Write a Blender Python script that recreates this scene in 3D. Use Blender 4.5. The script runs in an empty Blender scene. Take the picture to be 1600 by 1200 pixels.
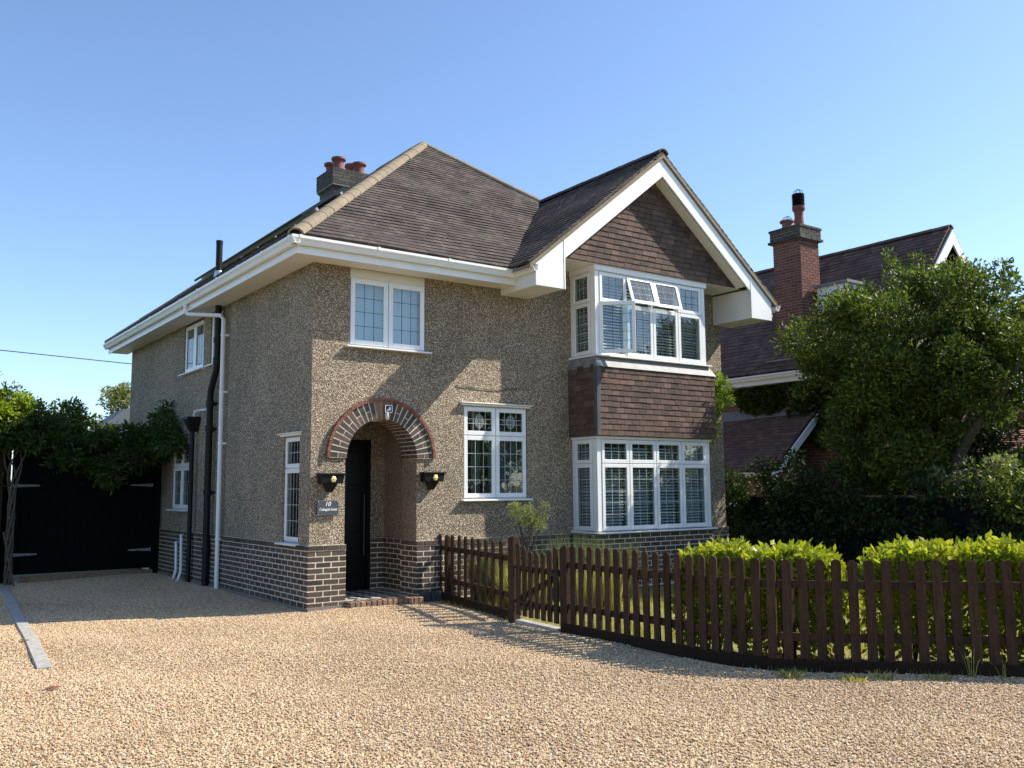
import bpy, bmesh, math, random
import numpy as np
from mathutils import Vector, Matrix
random.seed(7); RNG = np.random.default_rng(7)
R = math.radians
scene = bpy.context.scene
C = scene.collection

# ------------------------------------------------------------------ camera
CAMPOS = Vector((-4.958, -11.532, 1.6))
def make_camera():
    yaw, pitch, roll, f = R(54.297), R(6.434), R(-0.437), 1427.667
    fwd = Vector((math.cos(yaw)*math.cos(pitch), math.sin(yaw)*math.cos(pitch), math.sin(pitch)))
    right = Vector((math.sin(yaw), -math.cos(yaw), 0)); up = right.cross(fwd)
    r2 = right*math.cos(roll) + up*math.sin(roll); u2 = r2.cross(fwd)
    cd = bpy.data.cameras.new('camera'); co = bpy.data.objects.new('camera', cd); C.objects.link(co)
    m = Matrix((r2, u2, -fwd)).transposed().to_4x4(); m.translation = CAMPOS
    co.matrix_world = m
    cd.sensor_width = 36; cd.lens = f/1600*36; cd.clip_end = 3000; cd.clip_start = .05
    scene.camera = co
make_camera()

# ------------------------------------------------------------------ light
SUN_A, SUN_EL = 23.5, 42.5           # degrees: from +x towards -y, height
sd = Vector((math.cos(R(SUN_A))*math.cos(R(SUN_EL)), -math.sin(R(SUN_A))*math.cos(R(SUN_EL)), math.sin(R(SUN_EL))))
world = bpy.data.worlds.new('World'); scene.world = world; world.use_nodes = True
wn = world.node_tree; bg = wn.nodes['Background']
sky = wn.nodes.new('ShaderNodeTexSky'); sky.sky_type = 'NISHITA'; sky.sun_disc = False
sky.sun_elevation = R(SUN_EL); sky.sun_rotation = R(90 + SUN_A)
sky.air_density = 0.85; sky.dust_density = 0.5; sky.ozone_density = 3.6
wn.links.new(sky.outputs[0], bg.inputs[0]); bg.inputs[1].default_value = 0.145
sl = bpy.data.lights.new('sun', 'SUN'); sl.energy = 4.6; sl.angle = R(.53); sl.color = (1, .93, .82)
so = bpy.data.objects.new('sun', sl); C.objects.link(so)
so.rotation_euler = sd.to_track_quat('Z', 'Y').to_euler(); so.location = (10, -10, 20)
scene.view_settings.view_transform = 'Standard'; scene.view_settings.look = 'None'
scene.view_settings.exposure = 0.8; scene.view_settings.gamma = 1
scene.cycles.max_bounces = 6; scene.cycles.transparent_max_bounces = 16
scene.cycles.use_adaptive_sampling = True; scene.cycles.adaptive_threshold = .02
scene.cycles.use_denoising = True

# ------------------------------------------------------------------ helpers: materials
def newmat(name):
    m = bpy.data.materials.new(name); m.use_nodes = True
    nt = m.node_tree; b = nt.nodes['Principled BSDF']
    return m, nt, b
def nd(nt, t, **kw):
    n = nt.nodes.new(t)
    for k, v in kw.items():
        if k.startswith('i_'):
            key = k[2:]; key = int(key) if key.isdigit() else key
            n.inputs[key].default_value = v
        else: setattr(n, k, v)
    return n
def ramp(nt, src, stops, interp='LINEAR'):
    r = nt.nodes.new('ShaderNodeValToRGB'); r.color_ramp.interpolation = interp
    el = r.color_ramp.elements
    while len(el) > 1: el.remove(el[-1])
    el[0].position = stops[0][0]; el[0].color = (*stops[0][1], 1)
    for p, c in stops[1:]:
        e = el.new(p); e.color = (*c, 1)
    nt.links.new(src, r.inputs[0]); return r
def mixc(nt, fac, a, b, mode='MIX'):
    n = nt.nodes.new('ShaderNodeMix'); n.data_type = 'RGBA'; n.blend_type = mode
    for s, v in ((0, fac), (6, a), (7, b)):
        if isinstance(v, (int, float)): n.inputs[s].default_value = v
        elif isinstance(v, tuple): n.inputs[s].default_value = (*v, 1)
        else: nt.links.new(v, n.inputs[s])
    return n.outputs[2]
def math_(nt, op, a, b=None):
    n = nt.nodes.new('ShaderNodeMath'); n.operation = op
    for i, v in enumerate((a, b)):
        if v is None: continue
        if isinstance(v, (int, float)): n.inputs[i].default_value = v
        else: nt.links.new(v, n.inputs[i])
    return n.outputs[0]
def objcoord(nt, rnd=False):
    tc = nt.nodes.new('ShaderNodeTexCoord')
    if not rnd: return tc.outputs['Object']
    g = nt.nodes.new('ShaderNodeNewGeometry'); return g.outputs['Position']
def piece_random(nt):
    oi = nt.nodes.new('ShaderNodeObjectInfo'); at = nt.nodes.new('ShaderNodeAttribute'); at.attribute_name = 'rnd'
    return math_(nt, 'FRACT', math_(nt, 'ADD', oi.outputs['Random'], at.outputs['Fac']))
def noise(nt, co, scale, detail=4, rough=.6):
    n = nd(nt, 'ShaderNodeTexNoise'); n.inputs['Scale'].default_value = scale
    n.inputs['Detail'].default_value = detail; n.inputs['Roughness'].default_value = rough
    if co is not None: nt.links.new(co, n.inputs['Vector'])
    return n.outputs['Fac']
def bump(nt, b, h, strength=.5, dist=.01):
    n = nd(nt, 'ShaderNodeBump'); n.inputs['Strength'].default_value = strength; n.inputs['Distance'].default_value = dist
    nt.links.new(h, n.inputs['Height']); nt.links.new(n.outputs[0], b.inputs['Normal'])
M = {}
def plain(name, col, rough=.5, var=.12, nscale=6, bumps=.15, metal=0, spec=.5):
    m, nt, b = newmat(name); co = objcoord(nt, True)
    n = noise(nt, co, nscale, 5)
    dark = tuple(c*(1-var) for c in col); lite = tuple(min(1, c*(1+var)) for c in col)
    r = ramp(nt, n, [(.3, dark), (.7, lite)]); nt.links.new(r.outputs[0], b.inputs['Base Color'])
    b.inputs['Roughness'].default_value = rough; b.inputs['Metallic'].default_value = metal
    b.inputs['Specular IOR Level'].default_value = spec
    if bumps: bump(nt, b, noise(nt, co, nscale*12, 3), bumps, .003)
    M[name] = m; return m
plain('upvc', (.80, .80, .78), .32, .03, 3, .03)
plain('soffit', (.78, .76, .71), .45, .04, 3, .05)
plain('barge', (.82, .82, .80), .4, .04, 2.5, .05)
plain('plaster', (.42, .40, .37), .9, .05, 3, .1)
plain('black_pipe', (.009, .009, .010), .5, .3, 9, .1, spec=.25)
plain('black_paint', (.006, .006, .006), .35, .2, 6, .05, spec=.2)
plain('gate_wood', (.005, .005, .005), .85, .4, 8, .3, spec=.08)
plain('lead', (.20, .20, .195), .6, .3, 9, .3)
plain('lead_dark', (.075, .075, .078), .55, .3, 9, .3)
plain('lead_came', (.06, .065, .07), .5, .1, 9, 0)
plain('came_light', (.5, .52, .52), .4, .1, 9, 0)
plain('concrete', (.36, .34, .30), .9, .25, 14, .5)
plain('slate', (.055, .065, .07), .5, .2, 22, .2)
plain('white_paint', (.85, .85, .83), .6, .02, 5, 0)
plain('gold', (.75, .62, .25), .35, .2, 60, .2, .5)
plain('pot_red', (.17, .055, .04), .75, .25, 9, .25)
plain('pot_orange', (.2, .085, .055), .75, .25, 9, .25)
plain('metal', (.35, .36, .37), .4, .15, 12, .1, .8)
plain('aluminium', (.62, .62, .62), .35, .1, 12, .05, .8)
plain('blind', (.80, .79, .76), .5, .04, 5, 0)
plain('sky_tint_blind', (.74, .84, .90), .7, .05, 5, 0)  # pale blue puts the sky reflected in the panes into the blind
plain('net', (.15, .2, .19), .8, .1, 5, 0)  # dark teal puts the window's reflection into the curtain colour
plain('dark_frame', (.012, .013, .016), .3, .1, 5, 0)
plain('navy_fence', (.007, .008, .012), .8, .35, 7, .3, spec=.1)
plain('bark', (.065, .05, .036), .9, .4, 14, .9)
plain('vine_bark', (.09, .07, .05), .9, .35, 16, .8)
plain('red_rend', (.33, .12, .07), .85, .3, 8, .4)
plain('terrace', (.5, .5, .48), .8, .1, 8, .1)
plain('cable', (.03, .03, .035), .5, .1, 8, 0)
plain('lens', (.55, .56, .52), .1, .1, 30, 0)
plain('dead_leaf', (.16, .07, .035), .8, .3, 30, .2)
plain('timber_old', (.22, .14, .08), .8, .3, 10, .4)

def mat_pebbledash():
    m, nt, b = newmat('pebbledash'); co = objcoord(nt, True)
    v = nd(nt, 'ShaderNodeTexVoronoi'); v.inputs['Scale'].default_value = 66; nt.links.new(co, v.inputs['Vector'])
    sep = nd(nt, 'ShaderNodeSeparateColor'); nt.links.new(v.outputs['Color'], sep.inputs[0])
    r = ramp(nt, sep.outputs[0], [(0, (.11, .08, .055)), (.2, (.27, .205, .14)), (.42, (.46, .36, .25)), (.65, (.62, .505, .37)), (.86, (.76, .665, .52)), (1, (.86, .80, .69))])
    # cement shows between the pebbles
    edge = ramp(nt, v.outputs['Distance'], [(.35, (0, 0, 0)), (.62, (1, 1, 1))])
    c1 = mixc(nt, edge.outputs[0], r.outputs[0], (.20, .155, .11))
    big = noise(nt, co, .9, 5, .65); st = ramp(nt, big, [(.3, (.70, .72, .68)), (.65, (1.08, 1.04, .98))])
    c2 = mixc(nt, 1.0, c1, st.outputs[0], 'MULTIPLY')
    nt.links.new(c2, b.inputs['Base Color']); b.inputs['Roughness'].default_value = .85
    h = math_(nt, 'SUBTRACT', 1.0, v.outputs['Distance'])
    bump(nt, b, math_(nt, 'ADD', h, math_(nt, 'MULTIPLY', noise(nt, co, 160, 3), .35)), .95, .016)
    M['pebbledash'] = m
mat_pebbledash()
def mat_brick(name, cols, spec=.25, moss=None):
    m, nt, b = newmat(name); co = objcoord(nt, True); rnd = piece_random(nt)
    n = len(cols); r = ramp(nt, rnd, [(i/(n-1), c) for i, c in enumerate(cols)])
    f = ramp(nt, noise(nt, co, 38, 6, .7), [(.28, (.62, .62, .62)), (.72, (1.35, 1.3, 1.25))])
    c = mixc(nt, 1, r.outputs[0], f.outputs[0], 'MULTIPLY')
    if moss:
        k = ramp(nt, noise(nt, co, 2.3, 6, .75), [(.52, (0, 0, 0)), (.68, (1, 1, 1))])
        k2 = math_(nt, 'MULTIPLY', k.outputs[0], ramp(nt, noise(nt, co, 60, 3, .7), [(.45, (0, 0, 0)), (.6, (1, 1, 1))]).outputs[0])
        c = mixc(nt, math_(nt, 'MULTIPLY', k2, moss[1]), c, moss[0])
    if name == 'fence_wood':                  # grain running up the timber
        mp = nd(nt, 'ShaderNodeMapping'); mp.inputs['Scale'].default_value = (75, 75, 3.2); nt.links.new(co, mp.inputs[0])
        gr_ = ramp(nt, noise(nt, mp.outputs[0], 1.0, 5, .65), [(.3, (.55, .52, .5)), (.7, (1.4, 1.35, 1.3))])
        wear = ramp(nt, noise(nt, co, 3.0, 5, .6), [(.35, (.8, .8, .82)), (.7, (1.2, 1.15, 1.1))])
        c = mixc(nt, 1, mixc(nt, 1, c, gr_.outputs[0], 'MULTIPLY'), wear.outputs[0], 'MULTIPLY')
    if name == 'pebble':
        tone = ramp(nt, noise(nt, co, .45, 4, .6), [(.3, (.86, .83, .84)), (.5, (1, .98, 1.0)), (.7, (1.07, 1.05, 1.0))])
        c = mixc(nt, 1, c, tone.outputs[0], 'MULTIPLY')
    nt.links.new(c, b.inputs['Base Color']); b.inputs['Roughness'].default_value = .82
    b.inputs['Specular IOR Level'].default_value = spec
    bump(nt, b, noise(nt, co, 110, 5, .7), .6, .004); M[name] = m
mat_brick('brick', [(.045, .038, .031), (.070, .057, .045), (.095, .075, .057), (.08, .060, .046), (.12, .088, .062), (.062, .054, .048)], moss=((.2, .18, .14), .4))
mat_brick('arch_brick', [(.055, .050, .045), (.085, .072, .062), (.11, .085, .07), (.13, .085, .065), (.06, .056, .052)])
mat_brick('red_brick', [(.13, .052, .036), (.17, .065, .045), (.21, .085, .06), (.15, .065, .05), (.10, .045, .038)])
mat_brick('chimney_brick', [(.045, .045, .040), (.065, .06, .05), (.05, .05, .045), (.085, .07, .055)], moss=((.25, .25, .2), .7))
mat_brick('step_brick', [(.23, .14, .09), (.30, .20, .13), (.2, .13, .1), (.33, .24, .17)])
mat_brick('roof_tile', [(.046, .039, .035), (.068, .054, .047), (.088, .067, .058), (.058, .049, .044), (.115, .088, .075), (.052, .046, .041)], moss=((.27, .23, .16), .75))
mat_brick('hanging_tile', [(.066, .045, .037), (.092, .061, .049), (.12, .078, .062), (.08, .055, .045), (.155, .10, .078), (.058, .042, .037)], moss=((.3, .2, .14), .35))
mat_brick('neighbour_tile', [(.085, .052, .040), (.115, .068, .052), (.145, .088, .068), (.09, .056, .045), (.17, .105, .082)], moss=((.26, .22, .15), .8))
mat_brick('hip_tile', [(.225, .185, .125), (.25, .205, .135), (.235, .19, .13), (.21, .175, .125)], moss=((.36, .31, .21), .8))
mat_brick('mortar', [(.58, .52, .42), (.66, .60, .49)])
mat_brick('mortar_red', [(.30, .22, .17), (.34, .26, .2)])
mat_brick('mortar_dark', [(.20, .18, .15), (.24, .21, .18)])
mat_brick('red_tile', [(.19, .085, .058), (.25, .115, .08), (.17, .08, .06)])
mat_brick('board_shaded', [(.022, .014, .010), (.028, .018, .012)], spec=.1)  # darker fence wood: shade on the gravel boards put into the colour
mat_brick('fence_wood', [(.040, .025, .016), (.052, .032, .021), (.062, .039, .025), (.036, .024, .016)], spec=.15)
mat_brick('pebble', [(.30, .19, .10), (.46, .33, .18), (.57, .43, .25), (.64, .51, .32), (.72, .62, .45), (.54, .38, .21), (.40, .26, .14), (.66, .55, .38), (.27, .19, .12)])

def mat_gravel():
    m, nt, b = newmat('gravel'); co = objcoord(nt, True)
    v = nd(nt, 'ShaderNodeTexVoronoi'); v.inputs['Scale'].default_value = 75; nt.links.new(co, v.inputs['Vector'])
    sep = nd(nt, 'ShaderNodeSeparateColor'); nt.links.new(v.outputs['Color'], sep.inputs[0])
    r = ramp(nt, sep.outputs[0], [(0, (.18, .11, .06)), (.3, (.37, .26, .14)), (.6, (.50, .38, .22)), (.85, (.60, .49, .32)), (1, (.68, .6, .46))])
    big = ramp(nt, noise(nt, co, .7, 5), [(.3, (.9, .9, .9)), (.7, (1.06, 1.03, 1))])
    nt.links.new(mixc(nt, 1, r.outputs[0], big.outputs[0], 'MULTIPLY'), b.inputs['Base Color']); b.inputs['Roughness'].default_value = .85
    bump(nt, b, math_(nt, 'SUBTRACT', 1, v.outputs['Distance']), .9, .012); M['gravel'] = m
mat_gravel()
def mat_soil(name, stops, sc):
    m, nt, b = newmat(name); co = objcoord(nt, True)
    r = ramp(nt, noise(nt, co, sc, 7, .7), stops); nt.links.new(r.outputs[0], b.inputs['Base Color'])
    b.inputs['Roughness'].default_value = .95; bump(nt, b, noise(nt, co, sc*9, 4), .6, .02); M[name] = m
mat_soil('lawn', [(.3, (.15, .15, .045)), (.55, (.27, .24, .09)), (.75, (.38, .31, .15))], 2.2)
mat_soil('earth', [(.3, (.05, .07, .02)), (.6, (.09, .10, .035)), (.8, (.14, .12, .06))], 1.1)
def mat_leaf(name, cols, trans=.35, rough=.45, tcol=None):
    m, nt, b = newmat(name); rnd = piece_random(nt)
    n = len(cols); r = ramp(nt, rnd, [(i/(n-1), c) for i, c in enumerate(cols)])
    nt.links.new(r.outputs[0], b.inputs['Base Color']); b.inputs['Roughness'].default_value = rough
    b.inputs['Specular IOR Level'].default_value = .2
    t = nd(nt, 'ShaderNodeBsdfTranslucent'); tc = mixc(nt, 1, r.outputs[0], tcol or (1.5, 1.6, .6), 'MULTIPLY'); nt.links.new(tc, t.inputs[0])
    mx = nd(nt, 'ShaderNodeMixShader'); mx.inputs[0].default_value = trans
    nt.links.new(b.outputs[0], mx.inputs[1]); nt.links.new(t.outputs[0], mx.inputs[2])
    nt.links.new(mx.outputs[0], nt.nodes['Material Output'].inputs[0]); M[name] = m
mat_leaf('leaf_tree', [(.030, .050, .012), (.045, .072, .015), (.065, .098, .019), (.10, .14, .026), (.042, .066, .016), (.17, .205, .036), (.22, .25, .045)], .3)
mat_leaf('leaf_hedge', [(.17, .20, .016), (.25, .28, .022), (.33, .35, .03), (.42, .42, .055), (.13, .165, .016)], .36, .3)
mat_leaf('leaf_dark', [(.015, .03, .010), (.024, .045, .014), (.035, .06, .018), (.05, .075, .024)], .25)
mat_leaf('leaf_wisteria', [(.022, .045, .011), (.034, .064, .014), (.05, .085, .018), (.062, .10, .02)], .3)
mat_leaf('leaf_bright', [(.11, .18, .02), (.16, .24, .028), (.22, .29, .04), (.13, .2, .03)], .45)
mat_leaf('leaf_lit', [(.17, .24, .02), (.23, .30, .028), (.30, .35, .04), (.2, .27, .03)], .45)  # leaf_bright turned up: sunlight on the bush put into the leaf colour
mat_leaf('leaf_olive', [(.15, .17, .075), (.21, .23, .105), (.27, .28, .14), (.18, .20, .09)], .35)
mat_leaf('leaf_grey', [(.10, .13, .07), (.15, .18, .10), (.2, .22, .13)], .3)
mat_leaf('leaf_rust', [(.16, .10, .05), (.22, .15, .07), (.24, .22, .08), (.13, .10, .05)], .3, tcol=(1.2, 1.1, .8))
mat_leaf('leaf_lavender', [(.10, .13, .05), (.15, .18, .07), (.2, .21, .09), (.26, .25, .13)], .3)
mat_leaf('leaf_grass', [(.16, .18, .04), (.25, .25, .065), (.36, .33, .11), (.46, .40, .17)], .35)

def mat_glass():
    m, nt, b = newmat('glass'); nt.nodes.remove(b)
    t = nd(nt, 'ShaderNodeBsdfTransparent'); t.inputs[0].default_value = (.80, .86, .86, 1)
    g = nd(nt, 'ShaderNodeBsdfGlossy'); g.inputs['Roughness'].default_value = .015
    co = objcoord(nt, True); bp = nd(nt, 'ShaderNodeBump'); bp.inputs['Strength'].default_value = .04; bp.inputs['Distance'].default_value = .02
    nt.links.new(noise(nt, co, 5, 2), bp.inputs['Height']); nt.links.new(bp.outputs[0], g.inputs['Normal'])
    fr = nd(nt, 'ShaderNodeLayerWeight')      # Schlick, the same from both sides of the pane
    f = math_(nt, 'ADD', .095, math_(nt, 'MULTIPLY', math_(nt, 'POWER', fr.outputs['Facing'], 5.0), .9))
    mx = nd(nt, 'ShaderNodeMixShader'); nt.links.new(f, mx.inputs[0]); nt.links.new(t.outputs[0], mx.inputs[1]); nt.links.new(g.outputs[0], mx.inputs[2])
    nt.links.new(mx.outputs[0], nt.nodes['Material Output'].inputs[0]); M['glass'] = m
mat_glass()
def mat_solar():
    m, nt, b = newmat('solar'); b.inputs['Base Color'].default_value = (.008, .010, .02, 1); b.inputs['Roughness'].default_value = .12; M['solar'] = m
mat_solar()
def mat_checker():
    m, nt, b = newmat('chequer'); co = objcoord(nt, True)
    mp = nd(nt, 'ShaderNodeMapping'); mp.inputs['Rotation'].default_value = (0, 0, R(45)); nt.links.new(co, mp.inputs[0])
    c = nd(nt, 'ShaderNodeTexChecker'); c.inputs['Scale'].default_value = 6.7
    c.inputs[1].default_value = (.5, .5, .48, 1); c.inputs[2].default_value = (.02, .02, .02, 1)
    nt.links.new(mp.outputs[0], c.inputs[0]); nt.links.new(c.outputs[0], b.inputs['Base Color']); b.inputs['Roughness'].default_value = .35; M['chequer'] = m
mat_checker()

# ------------------------------------------------------------------ helpers: geometry
class MB:
    def __init__(s): s.v = []; s.f = []; s.mi = []; s.r = []
    def poly(s, pts, mi=0, rnd=0):
        n = len(s.v); s.v += [tuple(p) for p in pts]; s.f.append(tuple(range(n, n+len(pts)))); s.mi.append(mi); s.r.append(rnd)
    def hexa(s, p, mi=0, rnd=None):            # p: 8 points, 0-3 bottom loop, 4-7 top loop
        n = len(s.v); s.v += [tuple(q) for q in p]
        rnd = random.random() if rnd is None else rnd
        for q in ((0, 3, 2, 1), (4, 5, 6, 7), (0, 1, 5, 4), (1, 2, 6, 5), (2, 3, 7, 6), (3, 0, 4, 7)):
            s.f.append(tuple(n+i for i in q)); s.mi.append(mi); s.r.append(rnd)
        return s
    def box(s, x0, x1, y0, y1, z0, z1, P=None, mi=0, rnd=None):
        P = P or (lambda a, b, c: (a, b, c))
        return s.hexa([P(x0, y0, z0), P(x1, y0, z0), P(x1, y1, z0), P(x0, y1, z0), P(x0, y0, z1), P(x1, y0, z1), P(x1, y1, z1), P(x0, y1, z1)], mi, rnd)
    def prism(s, pts, ext, mi=0):              # pts: planar loop, ext: Vector
        n = len(s.v); k = len(pts); ext = Vector(ext)
        s.v += [tuple(p) for p in pts] + [tuple(Vector(p)+ext) for p in pts]
        s.f.append(tuple(range(n+k-1, n-1, -1))); s.f.append(tuple(range(n+k, n+2*k)))
        for i in range(k):
            j = (i+1) % k; s.f.append((n+i, n+j, n+k+j, n+k+i))
        s.mi += [mi]*(k+2); s.r += [random.random()]*(k+2); return s
    def tube(s, path, rad, seg=10, cap=True):
        path = [Vector(p) for p in path]; n0 = len(s.v); k = len(path)
        rads = rad if isinstance(rad, (list, tuple)) else [rad]*k
        up = Vector((0, 0, 1)); prev = None
        for i, p in enumerate(path):
            t = (path[min(i+1, k-1)] - path[max(i-1, 0)]).normalized()
            a = prev - t*prev.dot(t) if prev is not None else t.cross(up if abs(t.z) < .9 else Vector((1, 0, 0)))
            if a.length < 1e-6: a = t.cross(Vector((0, 1, 0)))
            a.normalize(); prev = a; b = t.cross(a)
            for j in range(seg):
                w = 2*math.pi*j/seg; s.v.append(tuple(p + (a*math.cos(w) + b*math.sin(w))*rads[i]))
        rr = random.random()
        for i in range(k-1):
            for j in range(seg):
                j2 = (j+1) % seg; s.f.append((n0+i*seg+j, n0+i*seg+j2, n0+(i+1)*seg+j2, n0+(i+1)*seg+j)); s.mi.append(0); s.r.append(rr)
        if cap:
            s.f.append(tuple(n0+j for j in range(seg-1, -1, -1))); s.f.append(tuple(n0+(k-1)*seg+j for j in range(seg))); s.mi += [0, 0]; s.r += [rr, rr]
        return s
    def lathe(s, c, prof, seg=16):
        c = Vector(c); return s.tube([c+Vector((0, 0, z)) for r, z in prof], [r for r, z in prof], seg)
    def mesh(s, name, smooth=False):
        me = bpy.data.meshes.new(name); me.from_pydata(s.v, [], s.f)
        if any(s.mi): me.polygons.foreach_set('material_index', s.mi)
        bm = bmesh.new(); bm.from_mesh(me); bmesh.ops.recalc_face_normals(bm, faces=bm.faces); bm.to_mesh(me); bm.free()
        if len(set(s.r)) > 1:
            a = me.attributes.new('rnd', 'FLOAT', 'FACE'); a.data.foreach_set('value', s.r)
        if smooth:
            me.polygons.foreach_set('use_smooth', [True]*len(me.polygons)); me.set_sharp_from_angle(angle=R(40))
        return me
def attach(o, parent):
    o.parent = parent; o.matrix_parent_inverse = WM[parent.name].inverted()
WM = {}
def obj(name, mb, mat, parent=None, smooth=False, mats=None, mw=None):
    me = mb.mesh(name, smooth) if isinstance(mb, MB) else mb
    if not me.materials:
        for k in (mats or [mat]): me.materials.append(M[k])
    o = bpy.data.objects.new(name, me); C.objects.link(o)
    m = mw or Matrix.Identity(4); o.matrix_world = m; WM[o.name] = m.copy()
    if parent: attach(o, parent)
    return o
def bev(o, w=.006, seg=1):
    b = o.modifiers.new('bevel', 'BEVEL'); b.width = w; b.segments = seg; b.limit_method = 'ANGLE'; return o
def tag(o, label, cat, group=None):
    o['label'] = label; o['category'] = cat
    if group: o['group'] = group
    return o
def thing(name, label, cat, loc=(0, 0, 0), group=None):
    o = bpy.data.objects.new(name, None); C.objects.link(o); o.location = loc; o.empty_display_size = .2
    WM[o.name] = Matrix.Translation(loc); return tag(o, label, cat, group)
def struct(name, mb, mat, **kw):
    o = obj(name, mb, mat, **kw); o['kind'] = 'structure'; return o
def quadmesh(name, V, tri_per, faces, mat, parent=None, rnd=None):
    """big meshes straight from numpy: V (n,3), faces (m,k)"""
    me = bpy.data.meshes.new(name); n, k = faces.shape
    me.vertices.add(len(V)); me.vertices.foreach_set('co', V.astype(np.float32).ravel())
    me.loops.add(n*k); me.loops.foreach_set('vertex_index', faces.astype(np.int32).ravel())
    me.polygons.add(n); me.polygons.foreach_set('loop_start', np.arange(0, n*k, k, dtype=np.int32))
    if rnd is not None:
        a = me.attributes.new('rnd', 'FLOAT', 'FACE'); a.data.foreach_set('value', rnd.astype(np.float32))
    me.polygons.foreach_set('use_smooth', np.zeros(n, dtype=bool))
    me.update(calc_edges=True); me.validate(); me.materials.append(M[mat])
    o = bpy.data.objects.new(name, me); C.objects.link(o); WM[o.name] = Matrix.Identity(4)
    if parent: attach(o, parent)
    return o
def V3(*a): return Vector(a)
def frame(o, u, n):
    o, u, n = Vector(o), Vector(u), Vector(n); z = Vector((0, 0, 1))
    return lambda a, b, c: o + u*a + z*b + n*c

# pieces (bricks, tiles): nearest ones become objects of their own, the rest one stuff mesh
UNIT = {}
def unit_mesh(name, mat, bevel):
    key = (name, mat)
    if key not in UNIT:
        bm = bmesh.new(); bmesh.ops.create_cube(bm, size=1)
        if bevel: bmesh.ops.bevel(bm, geom=bm.edges[:], offset=bevel, segments=1, affect='EDGES')
        me = bpy.data.meshes.new(name); bm.to_mesh(me); bm.free(); me.materials.append(M[mat]); UNIT[key] = me
    return UNIT[key]
CUBE = np.array([(-.5, -.5, -.5), (.5, -.5, -.5), (.5, .5, -.5), (-.5, .5, -.5), (-.5, -.5, .5), (.5, -.5, .5), (.5, .5, .5), (-.5, .5, .5)])
CF = np.array([(0, 3, 2, 1), (4, 5, 6, 7), (0, 1, 5, 4), (1, 2, 6, 5), (2, 3, 7, 6), (3, 0, 4, 7)])
def pieces(name, restname, mats, mat, parent, limit=300, bevel=.03, score=None):
    """mats: list of 4x4 (with scale) placing a unit cube"""
    if score is None: score = lambda m: -(m.translation - CAMPOS).length
    order = sorted(mats, key=score, reverse=True)
    me = unit_mesh(name, mat, bevel)
    inv = WM[parent.name].inverted()
    for m in order[:limit]:
        o = bpy.data.objects.new(name, me); C.objects.link(o); o.parent = parent; o.matrix_parent_inverse = inv; o.matrix_basis = m
    rest = order[limit:]
    if rest:
        A = np.array([np.array(m) for m in rest]); V = np.einsum('nij,kj->nki', A[:, :3, :3], CUBE) + A[:, None, :3, 3]
        F = (CF[None] + 8*np.arange(len(rest))[:, None, None]).reshape(-1, 4)
        o = quadmesh(restname, V.reshape(-1, 3), 2, F, mat, parent, np.repeat(RNG.random(len(rest)), 6)); o['kind'] = 'stuff'
def basis(u, v, w, c, su, sv, sw):
    u, v, w = Vector(u), Vector(v), Vector(w)
    m = Matrix((u*su, v*sv, w*sw)).transposed().to_4x4(); m.translation = Vector(c); return m
def brick_run(o, u, n, length, z0, courses, ch=.075, L=.225, phase=0, depth=.08, proud_top=0, gap=.015, proud=.003):
    out = []; o, u, n = Vector(o), Vector(u), Vector(n)
    for k in range(courses):
        ph = (.5 if (k + phase) % 2 else 0)*L; a = -ph
        while a < length - .01:
            a0, a1 = max(a, 0), min(a + L, length); a += L
            if a1 - a0 < .03: continue
            s0 = gap/2 if a0 > 0 else 0; s1 = gap/2 if a1 < length else 0
            ln = a1 - a0 - s0 - s1
            pr = proud + random.uniform(-.001, .0015) + (proud_top if k == courses-1 else 0)
            c = o + u*(a0 + s0 + ln/2) + Vector((0, 0, z0 + ch*(k+.5))) + n*(pr - depth/2)
            out.append(basis(u, n, (0, 0, 1), c, ln, depth, ch - gap + random.uniform(-.001, .001)))
    return out

# leaves: many small folded leaf faces spread through clumps
def leaves(name, P, size, mat, parent=None, aspect=.5, outward=None, droop=.0, flat=.0, jitter=.35):
    n = len(P); 
    d = RNG.normal(size=(n, 3))
    if outward is not None: d = d*.8 + outward*1.0
    d[:, 2] -= droop
    d /= np.linalg.norm(d, axis=1, keepdims=True)+1e-9
    w = RNG.normal(size=(n, 3)); w[:, 2] += flat
    s = np.cross(d, w); s /= np.linalg.norm(s, axis=1, keepdims=True)+1e-9
    nrm = np.cross(s, d)
    L = (size*(1 + jitter*RNG.uniform(-1, 1, n)))[:, None]; W = L*aspect*.5
    b = P; t = P + d*L; mid = P + d*L*.5 - nrm*L*.10
    V = np.stack([b, mid - s*W + nrm*L*.06, t, mid + s*W + nrm*L*.06], 1).reshape(-1, 3)
    i = 4*np.arange(n)[:, None]
    F = np.concatenate([i + np.array([[0, 1, 2]]), i + np.array([[0, 2, 3]])], 1).reshape(-1, 3)
    return quadmesh(name, V, 1, F, mat, parent, np.repeat(RNG.random(n), 2))
def clumps(centers, radii, n, shell=.55, flatz=.8):
    centers = np.array(centers, float); radii = np.array(radii, float)
    w = radii**2; idx = RNG.choice(len(centers), n, p=w/w.sum())
    d = RNG.normal(size=(n, 3)); d /= np.linalg.norm(d, axis=1, keepdims=True)
    r = radii[idx]*(shell + (1-shell)*RNG.random(n)**.6)*RNG.uniform(.55, 1.08, n)
    P = centers[idx] + d*r[:, None]*np.array([1, 1, flatz]); return P, d
def blob_centers(c, r, k, rad, seed=0, keep=None, inner=.25):
    g = np.random.default_rng(seed); out = []; rr = []
    while len(out) < k:
        d = g.normal(size=3); d /= np.linalg.norm(d); t = inner + (1-inner)*g.random()**.5
        p = np.array(c) + d*np.array(r)*t
        if keep is not None and not keep(p): continue
        out.append(p); rr.append(rad*g.uniform(.6, 1.3))
    return out, rr

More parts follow.
